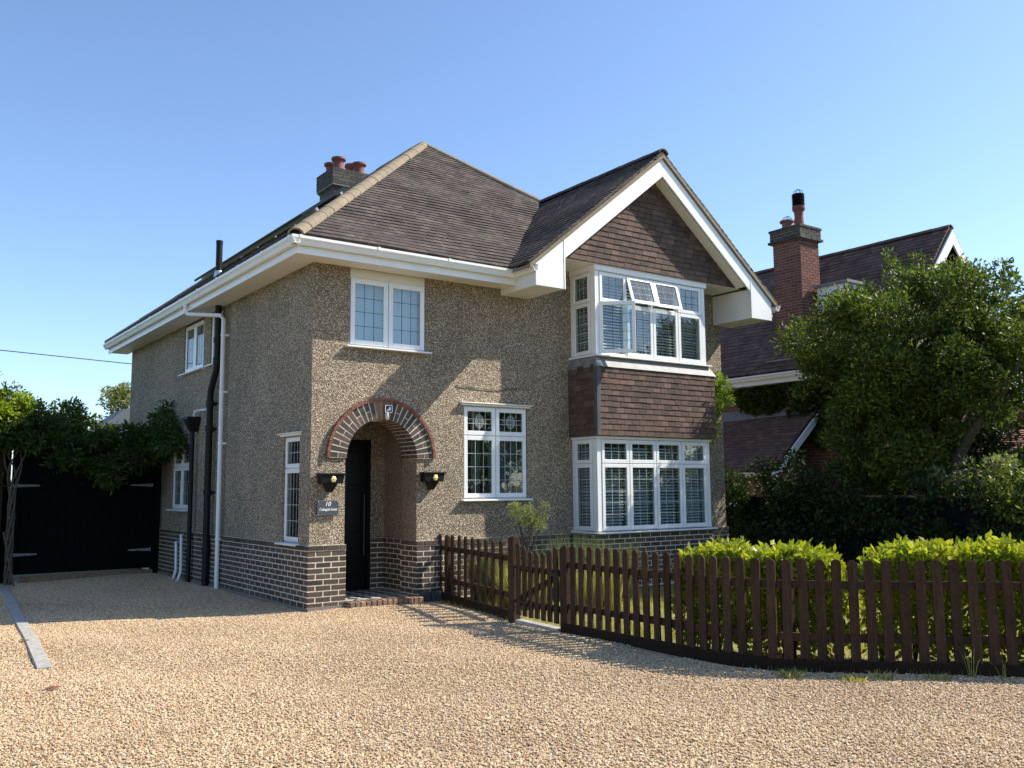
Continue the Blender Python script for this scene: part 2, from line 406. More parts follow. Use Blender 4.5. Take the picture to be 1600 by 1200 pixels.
# ------------------------------------------------------------------ ground
g = MB(); g.poly([(-900, -900, -.07), (900, -900, -.07), (900, 900, -.07), (-900, 900, -.07)])
struct('ground', g, 'earth')
def gz(x, y): return .012*math.sin(x*1.7+.4)*math.cos(y*1.3) + .008*math.sin(x*3.1+y*2.3) - .035*max(0, min(1, (-x-.3)/2.0))*max(0, min(1, (y+6)/4))
FENCE = [(1.95, .02), (1.57, -2.42), (1.52, -3.4), (1.5, -4.6), (1.5, -5.3), (1.54, -5.8), (1.68, -6.25), (1.95, -6.6), (2.33, -6.95), (3.04, -7.66), (4.6, -9.2)]
def inside_drive(x, y):
    # driveway lies on the camera's side of the picket fence
    if y > -.02: return x < (0 if y > .02 else 1.95)
    for (x0, y0), (x1, y1) in zip(FENCE[:-1], FENCE[1:]):
        if y1 <= y <= y0: return x < x0 + (x1-x0)*(y-y0)/(y1-y0) - .02
    return True
def grid_sheet(x0, x1, y0, y1, st, zf, keep):
    mb = MB(); nx = int(round((x1-x0)/st)); ny = int(round((y1-y0)/st)); ids = {}
    for i in range(nx+1):
        for j in range(ny+1):
            x, y = x0+i*st, y0+j*st; ids[i, j] = len(mb.v); mb.v.append((x, y, zf(x, y)))
    for i in range(nx):
        for j in range(ny):
            if keep(x0+(i+.5)*st, y0+(j+.5)*st): mb.f.append((ids[i, j], ids[i+1, j], ids[i+1, j+1], ids[i, j+1])); mb.mi.append(0); mb.r.append(0)
    return mb
drive = struct('driveway', grid_sheet(-7.6, 5.2, -13, 7.6, .2, lambda x, y: gz(x, y)-.006, lambda x, y: inside_drive(x-.15, y)), 'gravel')
lawn = struct('lawn', grid_sheet(1.4, 9.8, -10, .0, .2, lambda x, y: -.02+.02*math.sin(x*2)*math.cos(y*1.7), lambda x, y: not inside_drive(x+.1, y)), 'lawn')

def gravel_stones():
    # loose stones: the sheet they lie on, scattered by geometry nodes
    mb = grid_sheet(-5.8, 4.6, -10.2, 7.2, .1, gz, lambda x, y: inside_drive(x+.03, y) and (x*.583+y*.812) > -7.75 and not (-.06 < x and y > -.06))
    o = obj('gravel_stones', mb, 'pebble'); o['kind'] = 'stuff'
    o['label'] = 'loose golden gravel covering the driveway'; o['category'] = 'gravel'
    ng = bpy.data.node_groups.new('scatter', 'GeometryNodeTree')
    ng.interface.new_socket('Geometry', in_out='INPUT', socket_type='NodeSocketGeometry'); ng.interface.new_socket('Geometry', in_out='OUTPUT', socket_type='NodeSocketGeometry')
    N = ng.nodes; Lk = ng.links
    gi = N.new('NodeGroupInput'); go = N.new('NodeGroupOutput')
    dp = N.new('GeometryNodeDistributePointsOnFaces'); dp.inputs['Density'].default_value = 3700
    ic = N.new('GeometryNodeMeshIcoSphere'); ic.inputs['Radius'].default_value = .0073; ic.inputs['Subdivisions'].default_value = 1
    tr = N.new('GeometryNodeTransform'); tr.inputs['Scale'].default_value = (1.15, .9, .62); Lk.new(ic.outputs[0], tr.inputs[0])
    sm = N.new('GeometryNodeSetMaterial'); sm.inputs['Material'].default_value = M['pebble']; Lk.new(tr.outputs[0], sm.inputs[0])
    ip = N.new('GeometryNodeInstanceOnPoints')
    rv = N.new('FunctionNodeRandomValue'); rv.data_type = 'FLOAT_VECTOR'; rv.inputs[0].default_value = (-.5, -.5, 0); rv.inputs[1].default_value = (.5, .5, 6.28)
    rs = N.new('FunctionNodeRandomValue'); rs.data_type = 'FLOAT'; rs.inputs[2].default_value = .55; rs.inputs[3].default_value = 1.5
    Lk.new(gi.outputs[0], dp.inputs[0]); Lk.new(dp.outputs[0], ip.inputs['Points']); Lk.new(sm.outputs[0], ip.inputs['Instance'])
    Lk.new(rv.outputs[0], ip.inputs['Rotation']); Lk.new(rs.outputs[1], ip.inputs['Scale']); Lk.new(ip.outputs[0], go.inputs[0])
    md = o.modifiers.new('scatter', 'NODES'); md.node_group = ng
gravel_stones()

# ------------------------------------------------------------------ the house
X, Y, Z = V3(1, 0, 0), V3(0, 1, 0), V3(0, 0, 1)
W, D, ZS, ZP = 8.17, 10.06, 4.69, .85          # width, depth, soffit height, brick plinth height
house = thing('detached_house', 'pebbledash detached house with dark tiled roof, brick arch porch and two-storey bay', 'house')
TH = .28
def wall_faces(mb, P, length, z0, z1, holes, th, extra=None):
    """outer skin (c=0), inner skin (c=-th), reveals; holes = rects (a0,a1,b0,b1)"""
    us = sorted({0, length, *[h[0] for h in holes], *[h[1] for h in holes]}); vs = sorted({z0, z1, *[h[2] for h in holes], *[h[3] for h in holes]})
    for a0, a1 in zip(us[:-1], us[1:]):
        for b0, b1 in zip(vs[:-1], vs[1:]):
            am, bm_ = (a0+a1)/2, (b0+b1)/2
            if any(h[0] < am < h[1] and h[2] < bm_ < h[3] for h in holes): continue
            mb.poly([P(a0, b0, 0), P(a1, b0, 0), P(a1, b1, 0), P(a0, b1, 0)], 0)
            mb.poly([P(a0, b0, -th), P(a0, b1, -th), P(a1, b1, -th), P(a1, b0, -th)], 1)
    for a0, a1, b0, b1 in holes:
        for q in (((a0, b0), (a0, b1)), ((a0, b1), (a1, b1)), ((a1, b1), (a1, b0)), ((a1, b0), (a0, b0))):
            (p, r), (s, t) = q; mb.poly([P(p, r, 0), P(s, t, 0), P(s, t, -th), P(p, r, -th)], 0)
# openings
UW = (.548, 1.768, 3.584, 4.69); LW = (2.427, 3.613, 1.429, 2.825)
AC, AR, AZ = 1.067, .56, 2.015
ARCH = (AC-AR, AC+AR, .05, AZ+AR+.03)
BAYL = (4.60, 7.03, .95, 2.33); BAYU = (4.60, 7.03, 3.72, 5.05)
SW1 = (4.813, 5.996, 3.76, 4.69); SW2 = (3.80, 4.42, 3.76, 4.69); SW3 = (5.40, 6.52, 1.24, 2.37); SWN = (.372, .967, .862, 2.33)
PF = frame((0, 0, 0), X, -Y); PS = frame((0, 0, 0), -Y, -X)      # front; side (a runs towards the viewer)
wall = MB()
wall_faces(wall, PF, W, .1, 5.2, [UW, LW, ARCH, BAYL, BAYU], TH)
flip = lambda h: (-h[1], -h[0], h[2], h[3])
def side_wall():
    P = frame((0, D, 0), -Y, -X)
    hs = [(D-h[1], D-h[0], h[2], h[3]) for h in (SW1, SW2, SW3, SWN)]
    wall_faces(wall, P, D, .1, 4.95, hs, TH)
side_wall()
wall_faces(wall, frame((W, 0, 0), Y, X), D, .1, 4.95, [], TH)
wall_faces(wall, frame((W, D, 0), -X, Y), W, .1, 4.95, [], TH)
# spandrels over the arch opening
K = 28
for th0, th1, yy in ((0, 0, 0), ):
    for i in range(K):
        t0, t1 = math.pi*i/K, math.pi*(i+1)/K
        p0, p1 = (AC-AR*math.cos(t0), AZ+AR*math.sin(t0)), (AC-AR*math.cos(t1), AZ+AR*math.sin(t1))
        for yv in (0, .42):
            wall.poly([(p0[0], yv, p0[1]), (p1[0], yv, p1[1]), (p1[0], yv, ARCH[3]), (p0[0], yv, ARCH[3])], 0)
        wall.poly([(p0[0], 0, p0[1]), (p0[0], .42, p0[1]), (p1[0], .42, p1[1]), (p1[0], 0, p1[1])], 0)
obj('wall', wall, 'pebbledash', house, mats=['pebbledash', 'plaster'])
# porch recess behind the arch
porch = MB()
PX0, PX1, PYB, PZT = .32, 1.72, 1.15, 2.8
porch.box(AC-AR-.10, AC-AR, .284, .42, .05, AZ+AR); porch.box(AC+AR, AC+AR+.09, .284, .42, .05, AZ+AR)
porch.box(PX0-.06, PX0, .30, PYB, .05, PZT); porch.box(PX1, PX1+.06, .30, PYB, .05, PZT)
porch.box(PX0-.06, .50, PYB, PYB+.08, .05, PZT); porch.box(1.47, PX1+.06, PYB, PYB+.08, .05, PZT); porch.box(.50, 1.47, PYB, PYB+.08, 2.33, PZT)
porch.box(PX0-.06, PX1+.06, .285, PYB, PZT+.002, PZT+.06)
obj('porch_lining', porch, 'pebbledash', house)
fl = MB(); fl.box(PX0, PX1, .0, PYB, -.05, .085); obj('porch_floor', fl, 'chequer', house)
# inside: floors, ceiling, partitions
ins = MB(); ins.box(TH, W-TH, TH+1.3, D-TH, .0, .06); ins.box(1.8, W-TH, TH, TH+1.3, .0, .06)
ins.box(TH+.002, W-TH-.002, TH+.002, D-TH-.002, 2.86, 3.1); ins.box(TH+.002, W-TH-.002, TH+.002, D-TH-.002, 4.96, 5.05)
ins.box(TH, W-TH, 3.2, 3.3, .06, 2.86); ins.box(TH, W-TH, 3.2, 3.3, 3.1, 4.96)
ins.box(4.1, 4.2, TH, 3.2, .06, 2.86); ins.box(4.1, 4.2, TH, 3.2, 3.1, 4.96)
obj('interior', ins, 'plaster', house)
bk = MB(); bk.box(.20, .25, .34, 1.0, .84, 2.36); obj('dark_backing', bk, 'black_paint', house)  # black sheet standing for the dark interior behind the narrow side window

# ---- front door
dr = MB(); dr.box(.56, 1.41, 1.17, 1.215, .09, 2.27); door = obj('door', dr, 'black_paint', house); bev(door, .004)
df = MB(); df.box(.50, .56, 1.13, 1.20, .085, 2.33); df.box(1.41, 1.47, 1.13, 1.20, .085, 2.33); df.box(.56, 1.41, 1.13, 1.20, 2.27, 2.33)
obj('frame', df, 'black_paint', door)
for (a, b) in ((.3, .95), (1.05, 1.55), (1.65, 2.15)):
    for x0 in (.66, 1.02):
        p = MB(); p.box(x0, x0+.29, 1.158, 1.171, a, b); bev(obj('panel', p, 'black_paint', door), .008)
h = MB().tube([(1.35, 1.15, .55), (1.35, 1.10, .6), (1.35, 1.10, 1.5), (1.35, 1.15, 1.55)], .012, 8); obj('handle', h, 'dark_frame', door, True)
k = MB(); k.tube([(.62+.36, 1.172, 1.62), (.98, 1.14, 1.62)], .02, 10); obj('knocker', k, 'metal', door, True)

# ---- brick plinth
pl = MB(); e = .03
def ring(mb, x0, x1, y0, y1, z0, z1): mb.box(x0, x1, y0, y1, z0, z1)
pl.box(-e, AC-AR+.012, -e, .27, 0.0, ZP-.004); pl.box(AC+AR-.012, W+e, -e, .27, 0, ZP-.004)
pl.box(-e, .27, .27, D+e, 0, ZP-.004); pl.box(W-.27, W+e, .27, D+e, 0, ZP-.004)
BX0, BX1, BD = 4.53, 7.10, .61
pl.box(BX0-.02, BX1+.02, -BD-.01, -e, 0, ZP-.004)
pl.box(AC+AR-.012, PX1+.03, .27, .45, 0, ZP-.004); pl.box(PX1-.03, PX1+.05, .45, PYB, 0, ZP-.004); pl.box(1.475, PX1-.03, PYB-.03, PYB+.02, 0, ZP-.004)
plinth = obj('plinth', pl, 'mortar', house)
B = []
ZC = .025
B += brick_run((-e, -e, 0), X, -Y, AC-AR+.012+e, ZC, 11, proud_top=.012)
B += brick_run((-e, 0-e, 0), Y, -X, 7.6, ZC, 11, phase=1, proud_top=.012)
B += brick_run((AC+AR-.012, -e, 0), X, -Y, BX0-.02-AC-AR+.012, ZC, 11, phase=1, proud_top=.012)
B += brick_run((BX1+.02, -e, 0), X, -Y, W+e-BX1-.02, ZC, 11, proud_top=.012)
B += brick_run((BX0-.02, -BD-.01, 0), X, -Y, BX1-BX0+.04, ZC, 11)
B += brick_run((BX0-.02, -BD-.01, 0), Y, -X, BD-.03, ZC, 11, phase=1)
B += brick_run((AC+AR-.012, -e, 0), Y, -X, .48, ZC, 11, proud_top=.012)
B += brick_run((PX1-.03, .45, 0), Y, -X, PYB-.48, ZC, 11, phase=1)
B += brick_run((1.475, PYB-.03, 0), X, -Y, PX1-.03-1.475, ZC, 11)
def bscore(m):
    p = m.translation; d = (p-CAMPOS).length; s = 1/d
    if p.x > 2.2 and p.y > -.2: s *= .9
    if p.x > 2 and p.y < -.3 and p.z < .45: s *= .6
    return s
pieces('brick', 'brick_courses', B, 'brick', plinth, 300, .035, bscore)
base = MB(); base.box(-.045, AC-AR+.004, -.048, -.028, -.05, .045); base.box(-.047, -.03, -.048, 7.6, -.06, .035)
obj('footing', base, 'mortar_dark', house)

for x in (1.66, 1.83):
    m = MB(); m.box(x, x+.15, -.115, -.036, -.03, .13); bev(obj('base_block', m, 'slate', house), .006)

# ---- brick arch
arch = MB()
def ringsec(mb, r0, r1, t0, t1, y0, y1, cx=AC, cz=AZ):
    def q(r, t, y): return (cx - r*math.cos(t), y, cz + r*math.sin(t))
    mb.hexa([q(r0, t0, y0), q(r1, t0, y0), q(r1, t0, y1), q(r0, t0, y1), q(r0, t1, y0), q(r1, t1, y0), q(r1, t1, y1), q(r0, t1, y1)])
for i in range(40): ringsec(arch, AR-.0078, .805, math.pi*i/40, math.pi*(i+1)/40, -.0275, .43)
archo = obj('arch', arch, 'mortar', house)
NV = 27; dt = math.pi/NV
for i in range(NV):
    t0, t1 = i*dt + .0125, (i+1)*dt - .0125
    if 12 <= i <= 14:                                     # keystone of thin tiles on edge
        for k in range(4):
            a, b_ = i*dt + dt*k/4 + .002, i*dt + dt*(k+1)/4 - .003
            m = MB(); ringsec(m, AR-.012, .835, a, b_, -.036, .1); obj('key_tile', m, 'step_brick', archo)
        continue
    if i % 2:
        m = MB(); ringsec(m, AR-.010, .800, t0, t1, -.030, .09); obj('arch_brick', m, 'arch_brick', archo)
        segs = [(.10, .30), (.31, .434)]
    else:
        m = MB(); ringsec(m, AR-.010, .676, t0, t1, -.030, .19); obj('arch_brick', m, 'arch_brick', archo)
        m = MB(); ringsec(m, .687, .800, t0, t1, -.030, .09); obj('arch_brick', m, 'arch_brick', archo)
        segs = [(.20, .31), (.32, .434)]
    for a, b_ in segs:
        m = MB(); ringsec(m, AR-.010, .66, t0, t1, a, b_); obj('soffit_brick', m, 'arch_brick', archo)
for i in range(34):
    m = MB(); r = .808+random.uniform(-.004, .004); ringsec(m, r, r+.042, math.pi*i/34+.004, math.pi*(i+1)/34-.003, -.055, .02); obj('edge_tile', m, 'red_tile', archo)

# ---- porch step of bricks on edge
st = MB(); st.box(.50, 1.62, -.19, .0, -.03, .055); step = obj('step', st, 'mortar_dark', house)
for i in range(14):
    x = .50 + i*.08; off = -.05*(i/13)
    m = MB(); m.box(x+.006, x+.074, -.215+off*.4, -.006, -.03, .088+random.uniform(-.004, .004)); bev(obj('brick', m, 'step_brick', step), .008)

# ---- windows
def window(parent, P, w, h, cols, rows, c0=-.035, lead=(3, 4), sash=.055, fr=.04, sill=None, hood=False, opens=None, leadmat='came_light', skip=(), name='window', leads=None):
    f = MB(); c1 = c0-.07
    f.box(0, fr, 0, h, c1, c0, P); f.box(w-fr, w, 0, h, c1, c0, P); f.box(fr, w-fr, 0, fr, c1, c0, P); f.box(fr, w-fr, h-fr, h, c1, c0, P)
    ca = [0]+list(cols)+[w]; ra = [0]+list(rows)+[h]
    for a in cols: f.box(a-fr/2, a+fr/2, fr, h-fr, c1, c0-.001, P)
    for b in rows: f.box(fr, w-fr, b-fr/2, b+fr/2, c1, c0-.002, P)
    win = obj(name, f, 'upvc', parent)
    for i in range(len(ca)-1):
        for j in range(len(ra)-1):
            a0, a1 = ca[i] + (fr*.35 if i == 0 else .006), ca[i+1] - (fr*.35 if i == len(ca)-2 else .006)
            b0, b1 = ra[j] + (fr*.35 if j == 0 else .006), ra[j+1] - (fr*.35 if j == len(ra)-2 else .006)
            Q = P
            op = (opens or {}).get((i, j))
            if op:
                kind, ang = op; ca_, sa_ = math.cos(R(ang)), math.sin(R(ang))
                if kind == 'side':
                    Q = lambda a, b, c, a0=a0, ca_=ca_, sa_=sa_: P(a0 + (a-a0)*ca_ - (c-c0)*sa_, b, c0 + (a-a0)*sa_ + (c-c0)*ca_)
                else:
                    Q = lambda a, b, c, b1=b1, ca_=ca_, sa_=sa_: P(a, b1 - (b1-b)*ca_ + (c-c0)*sa_*0, c0 + (b1-b)*sa_ + (c-c0)*ca_)
            s = MB(); d0, d1 = c0+.001, c0+.022; k = sash
            s.box(a0, a0+k, b0, b1, d0, d1, Q); s.box(a1-k, a1, b0, b1, d0, d1, Q); s.box(a0+k, a1-k, b0, b0+k, d0, d1, Q); s.box(a0+k, a1-k, b1-k, b1, d0, d1, Q)
            if op:
                d0b = c0-.03
                s.box(a0+k*.4, a0+k, b0+k*.4, b1-k*.4, d0b, d0, Q); s.box(a1-k, a1-k*.4, b0+k*.4, b1-k*.4, d0b, d0, Q); s.box(a0+k, a1-k, b0+k*.4, b0+k, d0b, d0, Q); s.box(a0+k, a1-k, b1-k, b1-k*.4, d0b, d0, Q)
            bev(obj('sash', s, 'upvc', win), .004)
            p = MB(); gc = c0 + .004; p.box(a0+k-.004, a1-k+.004, b0+k-.004, b1-k+.004, gc-.004, gc, Q); obj('pane', p, 'glass', win)
            nx, ny = (leads or {}).get((i, j), lead)
            ld = MB(); ga0, ga1, gb0, gb1 = a0+k, a1-k, b0+k, b1-k; hw = .0033
            for q in range(1, nx): a = ga0+(ga1-ga0)*q/nx; ld.box(a-hw, a+hw, gb0, gb1, gc-.001, gc+.0025, Q)
            for q in range(1, ny): b = gb0+(gb1-gb0)*q/ny; ld.box(ga0, ga1, b-hw, b+hw, gc-.001, gc+.003, Q)
            if (i, j) in skip:                            # leaded oval ornament
                cx_, cz_ = (ga0+ga1)/2, (gb0+gb1)/2
                for rx, rz in ((.075, .10), (.055, .075), (.03, .045)):
                    ring_ = [Q(cx_+rx*math.cos(t*math.pi/12), cz_+rz*math.sin(t*math.pi/12), gc+.002) for t in range(25)]
                    ld.tube(ring_, .0045, 5)
                for b in (cz_-.035, cz_+.035): ld.box(ga0, ga1, b-hw, b+hw, gc-.001, gc+.002, Q)
            if ld.f: obj('leading', ld, leadmat, win)
    if sill:
        s = MB(); s.hexa([P(-sill, -.035, c0-.02), P(w+sill, -.035, c0-.02), P(w+sill, -.035, .085), P(-sill, -.035, .085), P(-sill, .003, c0-.02), P(w+sill, .003, c0-.02), P(w+sill, -.012, .085), P(-sill, -.012, .085)])
        bev(obj('sill', s, 'upvc', win), .005)
    if hood:
        s = MB(); s.box(-.05, w+.05, h+.002, h+.03, c0-.02, .035, P); s.hexa([P(-.07, h+.03, c0-.02), P(w+.07, h+.03, c0-.02), P(w+.07, h+.03, .075), P(-.07, h+.03, .075), P(-.07, h+.06, c0-.02), P(w+.07, h+.06, c0-.02), P(w+.07, h+.045, .085), P(-.07, h+.045, .085)])
        bev(obj('hood', s, 'upvc', win), .005)
    return win
# upper front casement window, white panel above it up to the soffit
wu = window(house, frame((UW[0], 0, UW[2]), X, -Y), 1.22, .975, [.61], [], -.03, (3, 4), .07, .045, sill=.07, leadmat='lead_came')
hp = MB(); hp.box(UW[0], UW[1], .03, .10, UW[2]+.976, 4.70); obj('head_panel', hp, 'soffit', wu)
wl = window(house, frame((LW[0], 0, LW[2]), X, -Y), 1.186, LW[3]-LW[2], [.593], [.95], -.03, (3, 4), .065, .045, sill=.05, hood=True, skip={(0, 1), (1, 1)}, leads={(0, 1): (4, 1), (1, 1): (4, 1), (1, 0): (4, 4)})
wn_ = window(house, frame((0, SWN[1], SWN[2]), -Y, -X), .595, 1.468, [], [1.02], -.05, (4, 4), .06, .04, sill=.05, hood=True, leads={(0, 1): (4, 2)})
w1 = window(house, frame((0, SW1[1], SW1[2]), -Y, -X), 1.183, .90, [.59], [], -.04, (3, 4), .07, .045, sill=.06)
w2 = window(house, frame((0, SW2[1], SW2[2]), -Y, -X), .62, .90, [], [], -.04, (3, 4), .07, .045, sill=.06)
w3 = window(house, frame((0, SW3[1], SW3[2]), -Y, -X), 1.12, 1.13, [.56], [.78], -.04, (3, 3), .065, .045, sill=.06)
# blind and curtains behind the glass, tinted for the reflections in the panes
bl = MB(); bl.box(.60, 1.72, .17, .18, 3.62, 4.52); tag(obj('roller_blind', bl, 'sky_tint_blind'), 'drawn blind, pale blue for the mirrored sky, behind the upper window above the arch', 'blind')
cu = MB()
for i in range(6): cu.box(2.69+.028*i, 2.716+.028*i, .20+.012*(i % 2), .215+.012*(i % 2), 1.45, 2.75)
tag(obj('curtain', cu, 'net'), 'narrow pale curtain behind the ground-floor window beside the porch', 'curtain')
cu2 = MB()  # added sheet, its teal stands for the reflection in the right pane
for i in range(18): cu2.box(3.04+.03*i, 3.068+.03*i, .24+.012*(i % 2), .255+.012*(i % 2), 1.45, 2.4)
tag(obj('curtain', cu2, 'net'), 'wide teal sheet for the reflection in the right half of the ground-floor window', 'curtain')

# ---- two-storey bay
bay = MB()
bay.box(4.50, 7.165, -.672, -.002, 2.395, 3.50)
bay.box(BX0+.02, BX1-.02, -BD+.04, -.002, 3.5, 3.655)
bayo = obj('bay', bay, 'mortar_dark', house)
def bay_windows(z0, z1, x0, x1, d, rows, opens, hs):
    Pf = frame((x0, -d, z0), X, -Y); w = x1-x0; cw = (w-.16)/4; off = .08
    # corner posts
    cp = MB(); cp.box(x0, x0+.08, -d, -d+.11, z0, z1); cp.box(x1-.08, x1, -d, -d+.11, z0, z1); cp.box(x0, x0+.07, -.05, -.002, z0, z1); cp.box(x1-.07, x1, -.05, -.002, z0, z1)
    P2 = frame((x0+.08, -d, z0), X, -Y)
    win = window(house, P2, w-.16, z1-z0, [cw, 2*cw, 3*cw], [rows], -.012, (3, 5), .058, .04, opens=opens, leads={(i, 1): (3, 3) if z0 > 3 else (3, 2) for i in range(4)}, name='bay_window', leadmat='lead_came' if z0 > 3 else 'came_light')
    obj('corner_post', cp, 'upvc', win)
    window(house, frame((x0, -.05, z0), -Y, -X), d-.16, z1-z0, [], [rows], -.012, (3, 5), .058, .04, leads={(0, 1): (3, 2)}, name='bay_window')
    window(house, frame((x1, -d+.11, z0), Y, X), d-.16, z1-z0, [], [rows], -.012, (3, 5), .058, .04, leads={(0, 1): (3, 2)}, name='bay_window')
    s = MB(); s.hexa([(x0-.06, -d-.09, z0-.04), (x1+.06, -d-.09, z0-.04), (x1+.06, -.002, z0-.04), (x0-.06, -.002, z0-.04), (x0-.06, -d-.09, z0-.018), (x1+.06, -d-.09, z0-.018), (x1+.06, -.002, z0-.001), (x0-.06, -.002, z0-.001)])
    bev(obj('sill', s, 'upvc', win), .005)
    h_ = MB(); h_.box(x0-.03, x1+.03, -d-.035, -.002, z1+.001, z1+hs); bev(obj('head_board', h_, 'upvc', win), .006)
    return win
bay_windows(.90, 2.35, BX0, BX1, BD, 1.06, {}, .042)
bay_windows(3.70, 5.06, 4.535, 7.08, .62, .86, {(0, 0): ('side', 42), (1, 1): ('top', 17), (2, 1): ('top', 15)}, .09)
# lead: sloping apron above the tiles, strip down the corner
lf = MB(); lf.hexa([(4.46, -.735, 3.49), (7.205, -.735, 3.49), (7.205, -.002, 3.49), (4.46, -.002, 3.49), (4.50, -.64, 3.655), (7.12, -.64, 3.655), (7.12, -.002, 3.655), (4.50, -.002, 3.655)])
obj('flashing', lf, 'lead', bayo)
cs = MB(); cs.box(4.455, 4.475, -.72, -.64, 2.40, 3.49); cs.box(4.475, 4.53, -.722, -.70, 2.40, 3.49); obj('corner_flashing', cs, 'lead_dark', bayo)
def hung(o, u, n, zt, rows, g, interval, out, tw=.165):
    o, u, n = Vector(o), Vector(u), Vector(n)
    for k in range(rows):
        zb = o.z + k*g; a_lo, a_hi = interval(zb + g*.5)
        a = a_lo - (tw/2 if k % 2 else 0)
        while a < a_hi - .01:
            a0, a1 = max(a, a_lo), min(a+tw, a_hi); a += tw
            if a1-a0 < .02: continue
            tilt = R(7 + random.uniform(-2, 2)); h_ = g*1.28
            up = (Z*math.cos(tilt) - n*math.sin(tilt)); nn = (n*math.cos(tilt) + Z*math.sin(tilt))
            roll = random.uniform(-.018, .018); uu = (u + up*roll).normalized()
            c = o + u*((a0+a1)/2) + n*.019 + up*(h_/2) + Z*(k*g + random.uniform(-.004, .003))
            out.append(basis(uu, nn, up, c, a1-a0-.005, .030, h_))
T = []
hung((4.53, -.688, 2.40), X, -Y, 3.49, 12, .0915, lambda z: (0, 2.65), T)
hung((4.484, -.64, 2.40), Y, -X, 3.49, 12, .0915, lambda z: (0, .63), T)
# gable
RS, RC = .8, 5.795                              # roof slope, gable ridge x
ZE, OV = 4.88, .45
ZG = ZE + RS*(8.62-RC)
gw = MB(); GY = -.66
zb_ = 5.155; hw_ = (ZG-.12-zb_)/RS
gw.prism([(RC-hw_, GY, zb_), (RC+hw_, GY, zb_), (RC, GY, ZG-.12)], (0, .10, 0))
gab = obj('gable_wall', gw, 'mortar_dark', house)
hung((RC-2.2, GY-.012, 5.16), X, -Y, 7, 18, .0915, lambda z: (2.2-max(.02, (ZG-.20-z)/RS), 2.2+max(.02, (ZG-.20-z)/RS)), T)
def tscore(m):
    p = m.translation; s = 1/(p-CAMPOS).length
    if p.z > 5 and abs(p.x-RC) > (6.68-p.z)/RS: s *= .3
    if p.x < 4.49: s *= .5
    return s
pieces('hanging_tile', 'hanging_tiles', [m for m in T if m.translation.z < 4], 'hanging_tile', bayo, 230, .02, tscore)
pieces('hanging_tile', 'hanging_tiles', [m for m in T if m.translation.z > 4], 'hanging_tile', gab, 170, .02, tscore)
# flat soffit under the gable and return boxes
sf = MB(); sf.box(3.64, 8.0, GY-.02, -.001, 5.15, 5.153)
ys0, ys1 = -.90, GY-.03
for sgn in (-1, 1):                             # sloping soffit behind each bargeboard
    x_a, x_b = RC, RC + sgn*2.05; z_a, z_b = ZG-.36, ZG-.36-2.05*RS
    sf.hexa([(x_a, ys0, z_a), (x_b, ys0, z_b), (x_b, GY-.04, z_b), (x_a, GY-.04, z_a), (x_a, ys0, z_a+.012), (x_b, ys0, z_b+.012), (x_b, GY-.04, z_b+.012), (x_a, GY-.04, z_a+.012)])
obj('gable_soffit', sf, 'soffit', house)
for x0, x1 in ((3.12, 3.66), (7.98, 8.50)):
    b_ = MB(); b_.box(x0, x1, -.915, -.003, 4.585, 5.12 if x0 > 5 else 4.99); bev(obj('eaves_box', b_, 'soffit', house), .004)
# bargeboards
for sgn in (-1, 1):
    xo = 2.70
    top0, bot0 = ZG-.075, ZG-.375
    pts = [(RC, -.955, top0), (RC+sgn*xo, -.955, top0-xo*RS), (RC+sgn*xo, -.955, 4.575), (RC+sgn*(xo-.53), -.955, 4.575), (RC+sgn*(xo-.53), -.955, max(4.58, bot0-(xo-.53)*RS)), (RC, -.955, bot0)]
    m = MB(); m.prism(pts, (0, .035, 0)); bev(obj('bargeboard', m, 'barge', house), .004)
    j = MB(); xj = RC+sgn*(xo-.55); zt_, zb2 = top0-(xo-.55)*RS, 4.575; j.box(xj-.012, xj+.012, -.962, -.9552, zb2, zt_-.005); obj('joint_strip', j, 'barge', house)

# ---- roof: deck, tiles, hips, ridges
def roof_z(p): pass
rdeck = MB()
SLOPES = {
 'front': ([(-.45, -.45), (2.97, -.45), (5.795, 2.375), (4.085, 4.085)], (-.45, -.45), (1, 0), (0, 1)),
 'gableL': ([(2.97, -.98), (5.795, -.98), (5.795, 2.375), (2.97, -.45)], (2.97, -.98), (0, 1), (1, 0)),
 'right': ([(8.62, -.98), (8.62, 10.5), (4.085, 5.965), (4.085, 4.085), (5.795, 2.375), (5.795, -.98)], (8.62, -.98), (0, 1), (-1, 0)),
 'left': ([(-.45, 10.5), (-.45, -.45), (4.085, 4.085), (4.085, 5.965)], (-.45, -.45), (0, 1), (1, 0)),
 'back': ([(8.62, 10.5), (-.45, 10.5), (4.085, 5.965)], (-.45, 10.5), (1, 0), (0, -1))}
def interval_at(poly, d):
    xs = []
    for (a0, b0), (a1, b1) in zip(poly, poly[1:]+poly[:1]):
        if (b0-d)*(b1-d) < 0: xs.append(a0+(a1-a0)*(d-b0)/(b1-b0))
    return (min(xs), max(xs)) if len(xs) >= 2 else None
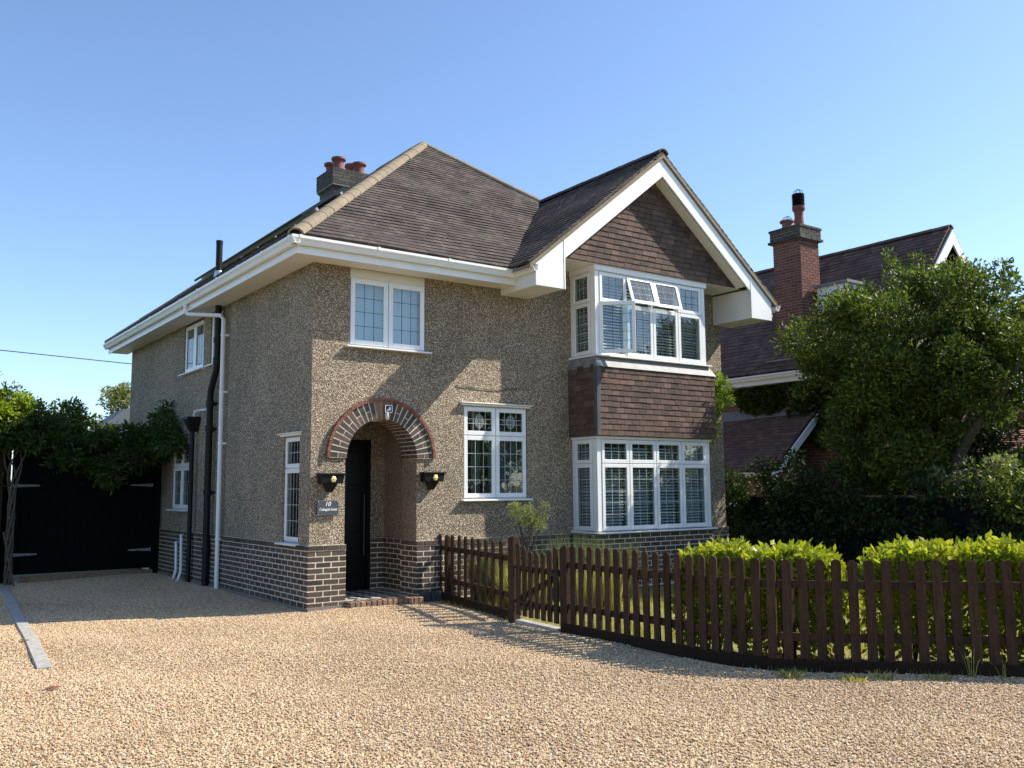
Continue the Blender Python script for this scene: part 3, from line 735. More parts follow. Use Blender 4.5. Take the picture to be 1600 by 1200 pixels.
def slope_tiles(poly, o, u, s, ze, slope, out, g=.12, tw=.165, lift=.034, thick=.038):
    ang = math.atan(slope); U = V3(u[0], u[1], 0); S = V3(s[0], s[1], 0)
    up = S*math.cos(ang) + Z*math.sin(ang); nn = Z*math.cos(ang) - S*math.sin(ang)
    O = V3(o[0], o[1], ze)
    loc = [((V3(x, y, 0)-V3(o[0], o[1], 0)).dot(U), (V3(x, y, 0)-V3(o[0], o[1], 0)).dot(S)) for x, y in poly]
    dmax = max(b for a, b in loc); n = int(dmax/math.cos(ang)/g)
    for k in range(n):
        sv = k*g; iv = interval_at(loc, (sv+.05)*math.cos(ang))
        if not iv: continue
        lo, hi = iv; sag = 0
        a = lo - (lo % tw) - (tw/2 if k % 2 else 0)
        while a < hi-.01:
            a0, a1 = max(a, lo), min(a+tw, hi); a += tw
            if a1-a0 < .025: continue
            t = R(6.0+random.uniform(-1.2, 1.2)); roll = random.uniform(-.012, .012)
            upp = (up*math.cos(t) - nn*math.sin(t)); nnn = (nn*math.cos(t) + up*math.sin(t)); uu = (U + upp*roll).normalized()
            wob = .008*math.sin((a0+sv*2)*1.7)+.006*math.sin(a0*.9-sv*3)
            c = O + U*((a0+a1)/2) + up*(sv+g*.75+random.uniform(-.004, .004)) + nn*(lift+wob-.004)
            out.append(basis(uu, nnn, upp, c, a1-a0-.003, thick, g*1.5))
RT = []
for k_, (poly, o_, u_, s_) in SLOPES.items():
    zz = lambda x, y: ZE + RS*((V3(x, y, 0)-V3(o_[0], o_[1], 0)).dot(V3(s_[0], s_[1], 0)))
    rdeck.prism([(x, y, zz(x, y)-.012) for x, y in poly], (0, 0, -.05))
    slope_tiles(poly, o_, u_, s_, ZE, RS, RT)
roof = obj('roof', rdeck, 'mortar_dark', house)
def rscore(m):
    p = m.translation; s = 1/(p-CAMPOS).length
    if not (p.y < 4 and p.x > 0 and p.x < 5.79 and p.y > -1): s *= .5
    if p.x-p.y < -.0: s *= .5
    return s
pieces('roof_tile', 'roof_tiles', RT, 'roof_tile', roof, 300, .02, rscore)
def half_round(a, b, name, mat, parent, r=.115, seg=.31, lift=.0):
    a, b = Vector(a), Vector(b); L = (b-a).length; n = max(1, int(L/seg)); d = (b-a)/n
    for i in range(n):
        p0, p1 = a+d*i+d*.01, a+d*(i+1.04); t = (p1-p0).normalized(); s = t.cross(Z).normalized(); up = s.cross(t)
        m = MB(); k = 7; jr = random.uniform(-.003, .003)
        ringp = []
        for p, rr in ((p0, r+.005+jr), (p1, r+jr)):
            for sg in (rr, rr-.03):
                ringp.append([p + s*(math.cos(math.pi*j/k)*sg) + up*(math.sin(math.pi*j/k)*sg*.8 - .045 + lift) for j in range(k+1)])
        o0, i0, o1, i1 = ringp
        for j in range(k):
            m.poly([o0[j], o0[j+1], o1[j+1], o1[j]]); m.poly([i0[j], i1[j], i1[j+1], i0[j+1]]); m.poly([o0[j], i0[j], i0[j+1], o0[j+1]]); m.poly([o1[j], o1[j+1], i1[j+1], i1[j]])
        for j in (0, k): m.poly([o0[j], o1[j], i1[j], i0[j]])
        obj(name, m, mat, parent, True)
zr = ZE + RS*4.535
half_round((-.47, -.47, ZE+.055), (4.085, 4.085, zr+.055), 'hip_tile', 'hip_tile', roof)
half_round((5.795, 2.375, ZG+.055), (4.085, 4.085, zr+.055), 'hip_tile', 'hip_tile', roof, .11)
half_round((4.085, 4.085, zr+.055), (4.085, 5.965, zr+.055), 'ridge_tile', 'hip_tile', roof)
half_round((-.45, 10.5, ZE+.055), (4.085, 5.965, zr+.055), 'hip_tile', 'hip_tile', roof)
half_round((8.62, 10.5, ZE+.055), (4.085, 5.965, zr+.055), 'hip_tile', 'hip_tile', roof)
half_round((5.795, -1.0, ZG+.055), (5.795, 2.375, ZG+.055), 'ridge_tile', 'roof_tile', roof, .11)
# mortared verges along the gable
for sgn in (-1, 1):
    m = MB(); L_ = 2.83
    m.hexa([(RC, -.99, ZG-.06), (RC+sgn*L_, -.99, ZG-.06-L_*RS), (RC+sgn*L_, -.93, ZG-.06-L_*RS), (RC, -.93, ZG-.06), (RC, -.99, ZG+.005), (RC+sgn*L_, -.99, ZG+.005-L_*RS), (RC+sgn*L_, -.93, ZG+.005-L_*RS), (RC, -.93, ZG+.005)])
    obj('verge', m, 'hip_tile', roof)

# ---- eaves: soffit, fascia, gutter
ev = MB()
ev.box(-.40, 3.12, -.40, -.001, 4.688, 4.70); ev.box(-.40, -.001, -.001, 10.46, 4.688, 4.70); ev.box(W+.001, 8.57, -.003, 10.46, 4.688, 4.70)
obj('soffit', ev, 'soffit', house)
for bx in ((-.42, 3.118, -.42, -.40), (-.42, -.40, -.40, 10.46), (8.57, 8.59, -.90, 10.46)):
    f = MB(); f.box(bx[0], bx[1], bx[2], bx[3], 4.665, 4.862); obj('fascia', f, 'upvc', house)
GP = [(.0, .095), (.0, .0), (.03, -.018), (.07, -.018), (.09, .03), (.112, .06), (.112, .095), (.104, .095), (.104, .064), (.08, .034), (.064, -.008), (.034, -.008), (.010, .006), (.010, .095)]
def gutter(p0, p1, out, name='gutter'):
    p0, p1, out = Vector(p0), Vector(p1), Vector(out); m = MB()
    m.prism([p0 + out*a + Z*b for a, b in GP], p1-p0); o = obj(name, m, 'upvc', house)
    L = (p1-p0).length; d = (p1-p0).normalized(); n = max(1, int(L/1.0))
    for i in range(n+1):
        c = p0 + d*(.12 + (L-.24)*i/n); k = MB()
        prof = [(-.0, .098), (0, -.004), (.028, -.026), (.074, -.026), (.097, .028), (.119, .058), (.119, .101), (.112, .101)]
        k.prism([c - d*.022 + out*a + Z*b for a, b in prof], d*.044); obj('gutter_bracket', k, 'upvc', o)
    return o
gutter((-.53, -.42, 4.785), (3.118, -.42, 4.785), (0, -1, 0))
gutter((-.42, -.53, 4.785), (-.42, 10.5, 4.785), (-1, 0, 0))
gutter((8.59, -.99, 4.785), (8.59, 10.5, 4.785), (1, 0, 0))
gutter((3.12, -.985, 4.80), (3.12, -.44, 4.80), (-1, 0, 0))

# ---- pipes on the side wall
dp = MB().tube([(-.47, 4.35, 4.79), (-.47, 4.35, 4.66), (-.44, 4.3, 4.60), (-.12, 3.54, 4.49), (-.085, 3.48, 4.42), (-.085, 3.48, -.05)], .036, 12)
dpo = obj('downpipe', dp, 'upvc', house, True)
for z in (4.15, 2.35, .80, 3.2):
    m = MB(); m.tube([(-.085, 3.48, z-.02), (-.085, 3.48, z+.02)], .043, 12); m.box(-.085, -.001, 3.44, 3.52, z-.018, z+.018); obj('pipe_clip', m, 'upvc', dpo)
sp = MB().tube([(-.10, 3.72, 4.688), (-.10, 3.72, 3.72), (-.10, 3.75, 3.60), (-.10, 3.99, 3.30), (-.10, 4.03, 3.18), (-.10, 4.03, -.05)], .056, 14)
spo = obj('soil_pipe', sp, 'black_pipe', house, True)
for p in ((3.72, 4.1), (3.72, 3.75), (4.03, 3.05), (4.03, 2.62), (4.03, 1.55), (4.03, .6)):
    m = MB(); m.tube([(-.10, p[0], p[1]-.05), (-.10, p[0], p[1]+.05)], .070, 14); m.box(-.10, -.001, p[0]-.10, p[0]+.10, p[1]-.015, p[1]+.015); obj('pipe_collar', m, 'black_pipe', spo)
hp_ = MB(); hp_.tube([(-.10, 4.98, 2.66), (-.10, 4.98, -.05)], .040, 12); hpo = obj('rainwater_pipe', hp_, 'black_pipe', house, True)
m = MB(); m.hexa([(-.14, 4.93, 2.62), (-.03, 4.93, 2.62), (-.03, 5.03, 2.62), (-.14, 5.03, 2.62), (-.23, 4.84, 2.83), (-.002, 4.84, 2.83), (-.002, 5.12, 2.83), (-.23, 5.12, 2.83)]); m.box(-.24, -.002, 4.83, 5.13, 2.83, 2.88); obj('hopper', m, 'black_pipe', hpo)
m = MB().tube([(-.10, 4.75, 2.98), (-.05, 4.75, 2.99), (-.01, 4.6, 2.99), (-.01, 4.5, 2.99)], .02, 8); m.tube([(-.10, 4.75, 2.98), (-.11, 4.85, 2.97), (-.11, 4.9, 2.86)], .02, 8); obj('overflow_pipe', m, 'upvc', hpo, True)
for y0, zt in ((5.75, .64), (5.45, .78)):
    m = MB().tube([(-.02, y0+.10, zt), (-.09, y0+.06, zt), (-.10, y0, zt-.06), (-.12, y0-.10, .16), (-.14, y0-.12, .10), (-.16, y0-.06, -.02)], .026, 10); obj('waste_pipe', m, 'upvc', house, True)
# vent stack through the roof
m = MB().lathe((.10, 4.40, 5.25), [(.085, 0), (.075, .16), (.062, .20)], 14); vs = obj('vent_stack', m, 'aluminium', house, True)
m = MB().lathe((.10, 4.40, 5.44), [(.056, 0), (.056, .50), (.060, .50), (.060, .56)], 14); obj('pipe', m, 'black_pipe', vs, True)

# ---- solar panels
ang = math.atan(RS); upv = X*math.cos(ang)+Z*math.sin(ang); nv = Z*math.cos(ang)-X*math.sin(ang)
for i in range(4):
    y0 = 2.42 + i*1.475; o_ = V3(.92, y0, ZE+RS*1.37) + nv*.14
    Pp = lambda a, b, c: o_ + Y*a + upv*b + nv*c
    m = MB(); m.box(0, 1.46, 0, 1.0, 0, .045, Pp); sp_ = obj('solar_panel', m, 'dark_frame', roof)
    m = MB(); m.box(.02, 1.44, .02, .98, .045, .048, Pp); obj('cell_face', m, 'solar', sp_)
for b in (.22, .78):
    o_ = V3(.92, 2.42, ZE+RS*1.37); Pq = lambda a, bb, c: o_ + Y*a + upv*bb + nv*c
    m = MB(); m.box(-.14, 6.0, b-.022, b+.022, .085, .135, Pq)
    for q in range(7): m.box(q*.97, q*.97+.04, b-.02, b+.02, .02, .085, Pq)
    obj('mounting_rail', m, 'aluminium', roof)

# ---- chimney
ch = MB(); cx0, cx1, cy0, cy1 = 3.43, 4.45, 7.0, 7.9
ch.box(cx0+.06, cx1-.06, cy0+.06, cy1-.06, 6.4, 8.42); ch.box(cx0+.004, cx1-.004, cy0+.004, cy1-.004, 8.42, 8.80)
cho = obj('chimney', ch, 'mortar_dark', house)
CB = []
for z0, cc, ins_ in ((7.1, 17, .06), (8.375, 1, .03), (8.45, 5, .0)):
    CB += brick_run((cx0+ins_, cy0+ins_, 0), X, -Y, cx1-cx0-2*ins_, z0, cc) + brick_run((cx0+ins_, cy0+ins_, 0), Y, -X, cy1-cy0-2*ins_, z0, cc, phase=1)
    CB += brick_run((cx1-ins_, cy0+ins_, 0), Y, X, cy1-cy0-2*ins_, z0, cc, phase=1) + brick_run((cx0+ins_, cy1-ins_, 0), X, Y, cx1-cx0-2*ins_, z0, cc)
pieces('chimney_brick', 'chimney_bricks', CB, 'chimney_brick', cho, 0, .03)
fl_ = MB(); fl_.hexa([(cx0+.02, cy0+.02, 8.8), (cx1-.02, cy0+.02, 8.8), (cx1-.02, cy1-.02, 8.8), (cx0+.02, cy1-.02, 8.8), (cx0+.15, cy0+.15, 8.87), (cx1-.15, cy0+.15, 8.87), (cx1-.15, cy1-.15, 8.87), (cx0+.15, cy1-.15, 8.87)]); obj('flaunching', fl_, 'concrete', cho)
def pot(c, h, mat, parent, r=.125):
    m = MB().lathe(c, [(r*1.12, 0), (r*1.05, h*.18), (r*.92, h*.5), (r*.95, h*.72), (r*1.25, h*.80), (r*1.36, h*.86), (r*1.3, h), (r*1.0, h), (r*.95, h*.6)], 18); return obj('chimney_pot', m, mat, parent, True)
for (x, y), h in zip(((3.68, 7.25), (4.2, 7.25), (3.68, 7.65), (4.2, 7.65)), (.32, .30, .30, .38)): pot((x, y, 8.82), h, 'pot_red', cho)

# ------------------------------------------------------------------ things fixed to the house
m = MB().tube([(2.30, -.012, 3.12), (2.6, -.014, 3.10), (3.0, -.012, 3.085), (3.42, -.012, 3.13)], .006, 6); obj('wall_cable', m, 'black_pipe', house, True)
def planter(x, z, label):
    t = thing('wall_planter', label, 'planter', (x, 0, z), 'planters either side of the porch arch')
    m = MB(); m.hexa([(x-.155, -.135, z-.135), (x+.155, -.135, z-.135), (x+.155, -.012, z-.135), (x-.155, -.012, z-.135), (x-.175, -.15, z-.02), (x+.175, -.15, z-.02), (x+.175, -.012, z-.02), (x-.175, -.012, z-.02)])
    bev(obj('trough', m, 'black_pipe', t), .008)
    m = MB(); m.box(x-.19, x+.19, -.165, -.010, z-.02, z+.005); bev(obj('rim', m, 'black_pipe', t), .006)
    m = MB(); m.hexa([(x-.035, -.075, z-.25), (x+.035, -.075, z-.25), (x+.035, -.012, z-.25), (x-.035, -.012, z-.25), (x-.09, -.12, z-.136), (x+.09, -.12, z-.136), (x+.09, -.012, z-.136), (x-.09, -.012, z-.136)])
    bev(obj('spout', m, 'black_pipe', t), .008)
    ro = MB()                                             # rose emblem
    for k in range(6):
        a = k*math.pi/3; c = V3(x+.022*math.cos(a)+.01, -.150, z-.078+.026*math.sin(a)); ro.tube([c+Y*.012, c-Y*.004, c-Y*.010], [.020, .018, .008], 8)
    c = V3(x+.01, -.15, z-.078); ro.tube([c+Y*.012, c-Y*.010, c-Y*.016], [.018, .014, .004], 8)
    obj('rose_emblem', ro, 'gold', t, True)
planter(.26, 1.80, 'black hopper-shaped wall planter with gold rose, above the slate house sign')
planter(1.845, 1.82, 'black hopper-shaped wall planter with gold rose, beside the leaded ground-floor window')
# slate name plate
sg = thing('house_sign', 'dark slate house sign with white lettering left of the porch arch', 'sign', (.245, 0, 1.34))
m = MB(); m.box(.09, .40, -.040, -.022, 1.235, 1.44); bev(obj('plate', m, 'slate', sg), .004)
def text(body, size, x, z, y, mat, parent, shear=0, name='lettering', sx=1):
    cu = bpy.data.curves.new('t', 'FONT'); cu.body = body; cu.size = size; cu.align_x = 'CENTER'; cu.shear = shear; cu.extrude = .0008; cu.offset = .0006
    o = bpy.data.objects.new('t', cu); C.objects.link(o)
    dg = bpy.context.evaluated_depsgraph_get(); me = bpy.data.meshes.new_from_object(o.evaluated_get(dg)); bpy.data.objects.remove(o)
    me.transform(Matrix.Translation((x, y, z)) @ Matrix.Rotation(math.pi/2, 4, 'X') @ Matrix.Diagonal((sx, 1, 1, 1)))
    me.materials.clear(); return obj(name, me, mat, parent)
text('10', .085, .240, 1.365, -.0412, 'white_paint', sg, .2)
text('Crabapple house', .052, .245, 1.305, -.0412, 'white_paint', sg, .35, sx=.72)
for x in (.105, .385):
    for z in (1.25, 1.425):
        m = MB().tube([(x, -.036, z), (x, -.046, z)], .007, 8); obj('screw', m, 'aluminium', sg, True)
# lamp plate on the keystone
lp = thing('porch_light', 'small square white-framed lamp plate on the arch keystone', 'light', (1.13, 0, 2.68))
m = MB(); m.box(1.075, 1.185, -.075, -.042, 2.66, 2.76); bev(obj('plate', m, 'black_pipe', lp), .003)
m = MB()
for b in ((1.075, 1.185, 2.752, 2.762), (1.075, 1.185, 2.658, 2.668), (1.072, 1.081, 2.668, 2.752), (1.179, 1.188, 2.668, 2.752)): m.box(b[0], b[1], -.079, -.074, b[2], b[3])
obj('frame', m, 'white_paint', lp)
m = MB(); m.prism([(1.10, -.0752, 2.685), (1.155, -.0752, 2.685), (1.165, -.0752, 2.73), (1.135, -.0752, 2.735), (1.125, -.0752, 2.705), (1.10, -.0752, 2.70)], (0, -.003, 0)); obj('emblem', m, 'white_paint', lp)
m = MB().lathe((1.105, -.072, 2.545), [(.004, 0), (.02, .015), (.028, .05), (.03, .08), (.022, .115)], 12); obj('bulb', m, 'lens', lp, True)

# venetian blinds in the bay
def blind(x, y, z0, z1, w, u, label, grp):
    t = thing('venetian_blind', label, 'blind', (x, y, z0), grp); u = Vector(u); n = u.cross(Z)
    key = ('slat', round(w, 3), round(u.x, 2))
    if key not in UNIT:
        m = MB(); ti = R(38)
        a = n*math.cos(ti)*.024 - Z*math.sin(ti)*.024
        c_ = [-u*w/2 - a, u*w/2 - a, u*w/2 + a, -u*w/2 + a]; m.hexa([p for p in c_] + [p+Z*.003 for p in c_]); me = m.mesh('slat'); me.materials.append(M['blind']); UNIT[key] = me
    nS = int((z1-z0-.05)/.05)
    for k in range(nS):
        o = bpy.data.objects.new('slat', UNIT[key]); C.objects.link(o); o.parent = t; o.location = (0, 0, .03+k*.05)
    m = MB(); c = V3(x, y, 0)
    for s in (-.3, .3): p = c + u*(w*s); m.tube([p+Z*(z0), p+Z*(z1-.04)], .003, 4)
    obj('cord', m, 'blind', t)
    q = [c-u*w/2-n*.02, c+u*w/2-n*.02, c+u*w/2+n*.02, c-u*w/2+n*.02]
    m = MB().hexa([p+Z*(z1-.04) for p in q] + [p+Z*z1 for p in q]); obj('headrail', m, 'blind', t)
for fl_n, x0, x1, d, z0, z1 in (('ground-floor', BX0, BX1, BD, .93, 2.32), ('upper', 4.535, 7.08, .62, 3.73, 5.03)):
    cw = (x1-x0-.16)/4
    ordn = ('first light from the porch side', 'second light from the porch side', 'third light from the porch side', 'light farthest from the porch')
    for i in range(4):
        blind(x0+.08+cw*(i+.5), -d+.15, z0, z1, cw-.03, (1, 0, 0), f'white venetian blind in the {fl_n} bay, front face, {ordn[i]}', 'venetian blinds in the bay windows')
    blind(x0+.13, -d/2+.02, z0, z1, d-.24, (0, -1, 0), f'white venetian blind in the {fl_n} bay side light facing the porch', 'venetian blinds in the bay windows')

# ------------------------------------------------------------------ picket fence and gate
def picket_mesh(h, w=.081, t=.02):
    key = ('picket', round(h, 3))
    if key not in UNIT:
        pts = [(-w/2, 0, 0), (w/2, 0, 0), (w/2, 0, h-w*.45)] + [(w/2*math.cos(a), 0, h-w*.45+w*.45*math.sin(a)) for a in (R(30), R(60), R(90), R(120), R(150))] + [(-w/2, 0, h-w*.45)]
        m = MB(); m.prism(pts, (0, t, 0)); me = m.mesh('picket'); me.materials.append(M['fence_wood']); UNIT[key] = me
    return UNIT[key]
def put_picket(p, d, zb, h, parent, name='picket'):
    """p on the fence line, d along the line; face towards the driveway"""
    ang = math.atan2(d.y, d.x)
    o = bpy.data.objects.new(name, picket_mesh(h)); C.objects.link(o); o.parent = parent; o.matrix_parent_inverse = WM[parent.name].inverted()
    o.matrix_basis = Matrix.Translation((p.x, p.y, zb+random.uniform(-.006, .006))) @ Matrix.Rotation(ang + random.uniform(-.03, .03), 4, 'Z') @ Matrix.Rotation(random.uniform(-.012, .012), 4, 'Y')
def line_box(mb, a, b, z0, z1, off0, off1, z0b=None, z1b=None):
    a, b = Vector(a), Vector(b); d = (b-a).normalized(); n = V3(-d.y, d.x, 0)
    z0b = z0 if z0b is None else z0b; z1b = z1 if z1b is None else z1b
    mb.hexa([V3(*(a+n*off0).xy, z0), V3(*(b+n*off0).xy, z0b), V3(*(b+n*off1).xy, z0b), V3(*(a+n*off1).xy, z0), V3(*(a+n*off0).xy, z1), V3(*(b+n*off0).xy, z1b), V3(*(b+n*off1).xy, z1b), V3(*(a+n*off1).xy, z1)])
def post(parent, x, y, h, s=.09, rnd_top=True, name='post'):
    m = MB(); k = s/2
    pts = [(x-k, y-k, -.2), (x+k, y-k, -.2), (x+k, y-k, h-k*.6), (x+k*.6, y-k, h-k*.1), (x, y-k, h+.01), (x-k*.6, y-k, h-k*.1), (x-k, y-k, h-k*.6)]
    m.prism(pts, (0, s, 0)); bev(obj(name, m, 'fence_wood', parent), .006)
fa = thing('picket_fence', 'short brown picket fence between the porch pier and the garden gate', 'fence', (1.75, -1.2, 0))
A, Bp = V3(2.02, .10, 0), V3(1.60, -2.30, 0); dA = (Bp-A).normalized()
for y in (-.03, -.27, -.49, -.73, -.95, -1.18, -1.40, -1.62, -1.84, -2.08):
    t_ = (y-A.y)/(Bp.y-A.y); put_picket(A+(Bp-A)*t_, dA, .10, .84, fa)
for z in (.26, .70):
    m = MB(); line_box(m, A+dA*.1, Bp, z, z+.07, .022, .055); obj('rail', m, 'fence_wood', fa)
m = MB(); line_box(m, A+dA*.1, Bp, -.06, .115, .004, .03); obj('gravel_board', m, 'board_shaded', fa)
post(fa, 2.02, -.22, .90, .075); post(fa, 1.60, -2.42, 1.0, .11)
gt = thing('garden_gate', 'small brown picket gate with dipped top and diagonal brace', 'gate', (1.54, -2.95, 0))
G0, G1 = V3(1.575, -2.50, 0), V3(1.52, -3.36, 0); dG = (G1-G0).normalized(); nG = 7
for i in range(nG):
    t_ = (i+.3)/(nG-.4); h_ = .72 + .11*abs(2*t_-1)**1.6; put_picket(G0+(G1-G0)*t_, dG, .08, round(h_+.03, 3), gt)
for z in (.20, .60):
    m = MB(); line_box(m, G0, G1, z, z+.07, .022, .055); obj('rail', m, 'fence_wood', gt)
m = MB(); line_box(m, G0+dG*.05, G1-dG*.05, .25, .32, .024, .05, .56, .63); obj('brace', m, 'fence_wood', gt)
for z in (.22, .62):
    m = MB(); line_box(m, G0-dG*.06, G0+dG*.28, z+.012, z+.045, -.012, -.001); obj('hinge', m, 'black_pipe', gt)
m = MB(); line_box(m, G1-dG*.12, G1+dG*.04, .60, .64, -.02, -.001); obj('latch', m, 'black_pipe', gt)
sl_ = MB(); line_box(sl_, G0, G1, -.05, .028, -.015, .10); tag(obj('gate_threshold', sl_, 'concrete'), 'pale concrete threshold under the picket gate', 'threshold')
fb = thing('picket_fence', 'long brown picket fence curving from the gate along the laurel hedge', 'fence', (1.5, -5, 0))
poly = [V3(*p, 0) for p in [(1.52, -3.42), (1.5, -4.6), (1.5, -5.3), (1.54, -5.8), (1.68, -6.25), (1.95, -6.6), (2.33, -6.95), (3.04, -7.66), (4.4, -9.0)]]
def along(s):
    for a, b in zip(poly[:-1], poly[1:]):
        L = (b-a).length
        if s <= L: return a+(b-a)*(s/L), (b-a).normalized()
        s -= L
    return poly[-1], (poly[-1]-poly[-2]).normalized()
s_ = .06
while s_ < 7.0:
    p, d = along(s_); put_picket(p, d, .10, .855, fb); s_ += .1455 if s_ < 2 else .139
for a, b in zip(poly[:-1], poly[1:]):
    for z in (.25, .70):
        m = MB(); line_box(m, a, b, z, z+.07, .022, .055); obj('rail', m, 'fence_wood', fb)
    m = MB(); line_box(m, a, b, -.06, .105, .004, .03); obj('gravel_board', m, 'board_shaded', fb)
post(fb, 1.575, -3.44, .93, .10); post(fb, 1.86, -6.22, .90, .09); post(fb, 3.62, -8.0, .90, .09)

# ------------------------------------------------------------------ hedges and garden plants
def hedge(label, pts, top, w, n, seed):
    t = thing('laurel_hedge', label, 'hedge', (pts[0][0], pts[0][1], 0), 'laurel hedges behind the picket fence')
    g = np.random.default_rng(seed); P = []; N_ = []
    pts = np.array(pts, float); seg = np.linalg.norm(np.diff(pts, axis=0), axis=1); cum = np.r_[0, np.cumsum(seg)]; L = cum[-1]
    u = g.random(n)*L; base = np.stack([np.interp(u, cum, pts[:, 0]), np.interp(u, cum, pts[:, 1])], 1)
    nrm = np.array([pts[-1, 1]-pts[0, 1], -(pts[-1, 0]-pts[0, 0])]); nrm /= np.linalg.norm(nrm)
    a = g.random(n)
    v = g.uniform(-1, 1, n); z = g.random(n)**.8
    topz = top + .018*np.sin(u*9+seed)+.018*np.sin(u*23) - .22*np.exp(-np.minimum(u, L-u)/.09)
    topface = g.random(n) < .5
    hw = w/2*(1 - .25*np.abs(z-.6)) * (1+.15*np.sin(u*7+z*5))
    off = np.where(topface, v*hw, np.sign(v)*hw*(.75+.3*g.random(n)))
    zz = np.where(topface, topz*(.86+.13*g.random(n)) + .10*g.random(n)**9, .06+z*(topz-.08))
    P = np.stack([base[:, 0]+nrm[0]*off, base[:, 1]+nrm[1]*off, zz], 1)
    out = np.stack([nrm[0]*off*1.2, nrm[1]*off*1.2, np.where(topface, .55, .35)], 1)
    leaves('foliage', P, .075, 'leaf_hedge', t, .48, out, 0, .3)
    st = MB()
    for k in range(int(L/.28)):
        x, y = np.interp(k*.28+.1, cum, pts[:, 0]), np.interp(k*.28+.1, cum, pts[:, 1])
        for q in range(3):
            st.tube([(x, y, -.02), (x+g.uniform(-.08, .08), y+g.uniform(-.08, .08), .4), (x+g.uniform(-.2, .2), y+g.uniform(-.2, .2), top*.85)], [.014, .010, .004], 5)
    obj('stems', st, 'bark', t, True)
hedge('bright green laurel hedge where the picket fence bends, nearer the bay', [(1.90, -4.92), (2.08, -5.70), (2.55, -6.33)], .96, .54, 17000, 3)
hedge('bright green laurel hedge along the straight run of picket fence', [(2.64, -6.50), (3.06, -6.92), (3.85, -7.70), (4.8, -8.6)], 1.01, .56, 26000, 4)

def plant(name, label, cat, loc, cents, rads, n, size, mat, stems=None, aspect=.5, group=None, bark='bark', **kw):
    t = thing(name, label, cat, loc, group); P, d = clumps(cents, rads, n)
    leaves('foliage', P, size, mat, t, aspect, d, **kw)
    if stems: 
        m = MB()
        for path, r in stems: m.tube(path, r, 6)
        obj('stem', m, bark, t, True)
    return t
# olive-like bush under the window
c, r = blob_centers((3.08, -.75, 1.22), (.30, .25, .26), 22, .10, 5)
plant('shrub', 'young grey-green shrub with bare stems under the ground-floor window', 'shrub', (3.05, -.75, 0), c, r, 2400, .045, 'leaf_olive',
      [([(3.05+random.uniform(-.04, .04), -.75, -.02), (3.06+random.uniform(-.1, .1), -.75+random.uniform(-.08, .08), .6), tuple(q)], [.016, .010, .003]) for q in c[:16]], .28, bark='vine_bark')
# tall grasses / lavender: upright blades
def tuft(name, label, cat, x, y, h, rad, n, mat, seed, group=None, lean=.25):
    t = thing(name, label, cat, (x, y, 0), group); g = np.random.default_rng(seed)
    a = g.random(n)*6.283; rr = rad*np.sqrt(g.random(n)); bx, by = x+rr*np.cos(a), y+rr*np.sin(a)
    hh = h*g.uniform(.55, 1.05, n); lx = np.cos(a)*lean*hh*g.random(n) + g.normal(size=n)*.04; ly = np.sin(a)*lean*hh*g.random(n) + g.normal(size=n)*.04
    w = .003+.004*g.random(n); wa = g.random(n)*3.14; wx, wy = np.cos(wa)*w, np.sin(wa)*w
    z0 = np.full(n, -.02)
    V = np.stack([np.stack([bx-wx, by-wy, z0], 1), np.stack([bx+wx, by+wy, z0], 1), np.stack([bx+lx*.45+wx*.8, by+ly*.45+wy*.8, hh*.6], 1), np.stack([bx+lx*.45-wx*.8, by+ly*.45-wy*.8, hh*.6], 1), np.stack([bx+lx, by+ly, hh], 1)], 1).reshape(-1, 3)
    i = 5*np.arange(n)[:, None]
    F = np.concatenate([i+np.array([[0, 1, 2]]), i+np.array([[0, 2, 3]]), i+np.array([[3, 2, 4]])], 1).reshape(-1, 3)
    quadmesh('foliage', V, 1, F, mat, t, np.repeat(g.random(n), 3)); return t
tuft('ornamental_grass', 'tall yellow-green grass clump behind the short fence beside the porch pier', 'plant', 2.55, -.55, .80, .30, 900, 'leaf_lavender', 11, 'grass and lavender clumps')
tuft('ornamental_grass', 'leafy green clump behind the short fence, next to the gate post', 'plant', 2.45, -1.45, .62, .34, 900, 'leaf_grass', 12, 'grass and lavender clumps')
tuft('lavender', 'pale lavender stems against the brick plinth left of the bay', 'plant', 3.95, -.75, .98, .32, 420, 'leaf_grey', 13, 'grass and lavender clumps', .3)
tuft('lavender', 'green lavender clump on the lawn behind the gate post', 'plant', 3.05, -2.2, .60, .33, 900, 'leaf_grass', 14, 'grass and lavender clumps')
tuft('lavender', 'loose lavender clump in front of the bay corner', 'plant', 4.15, -1.35, .85, .30, 520, 'leaf_lavender', 15, 'grass and lavender clumps', .35)
tuft('lavender', 'thin upright lavender clump below the window shrub', 'plant', 3.45, -.95, .80, .26, 360, 'leaf_grey', 16, 'grass and lavender clumps', .3)
# climber at the right end of the bay
c = [(7.48, -.30, z) for z in (3.45, 3.3, 3.1, 2.9, 2.7, 2.5)] + [(7.62, -.42, 3.5), (7.68, -.45, 3.35), (7.40, -.5, 3.3), (7.55, -.4, 3.0), (7.8, -.4, 3.15)]
plant('climber', 'yellow-green climber growing up beside the bay at the house corner', 'climber', (7.5, -.2, 0), c, [.17]*6+[.17]*5, 1700, .075, 'leaf_bright',
      [([(7.48, -.2, -.02), (7.5, -.12, 1.0), (7.46, -.15, 2.0), (7.5, -.25, 3.4)], [.018, .014, .012, .005])], .45)
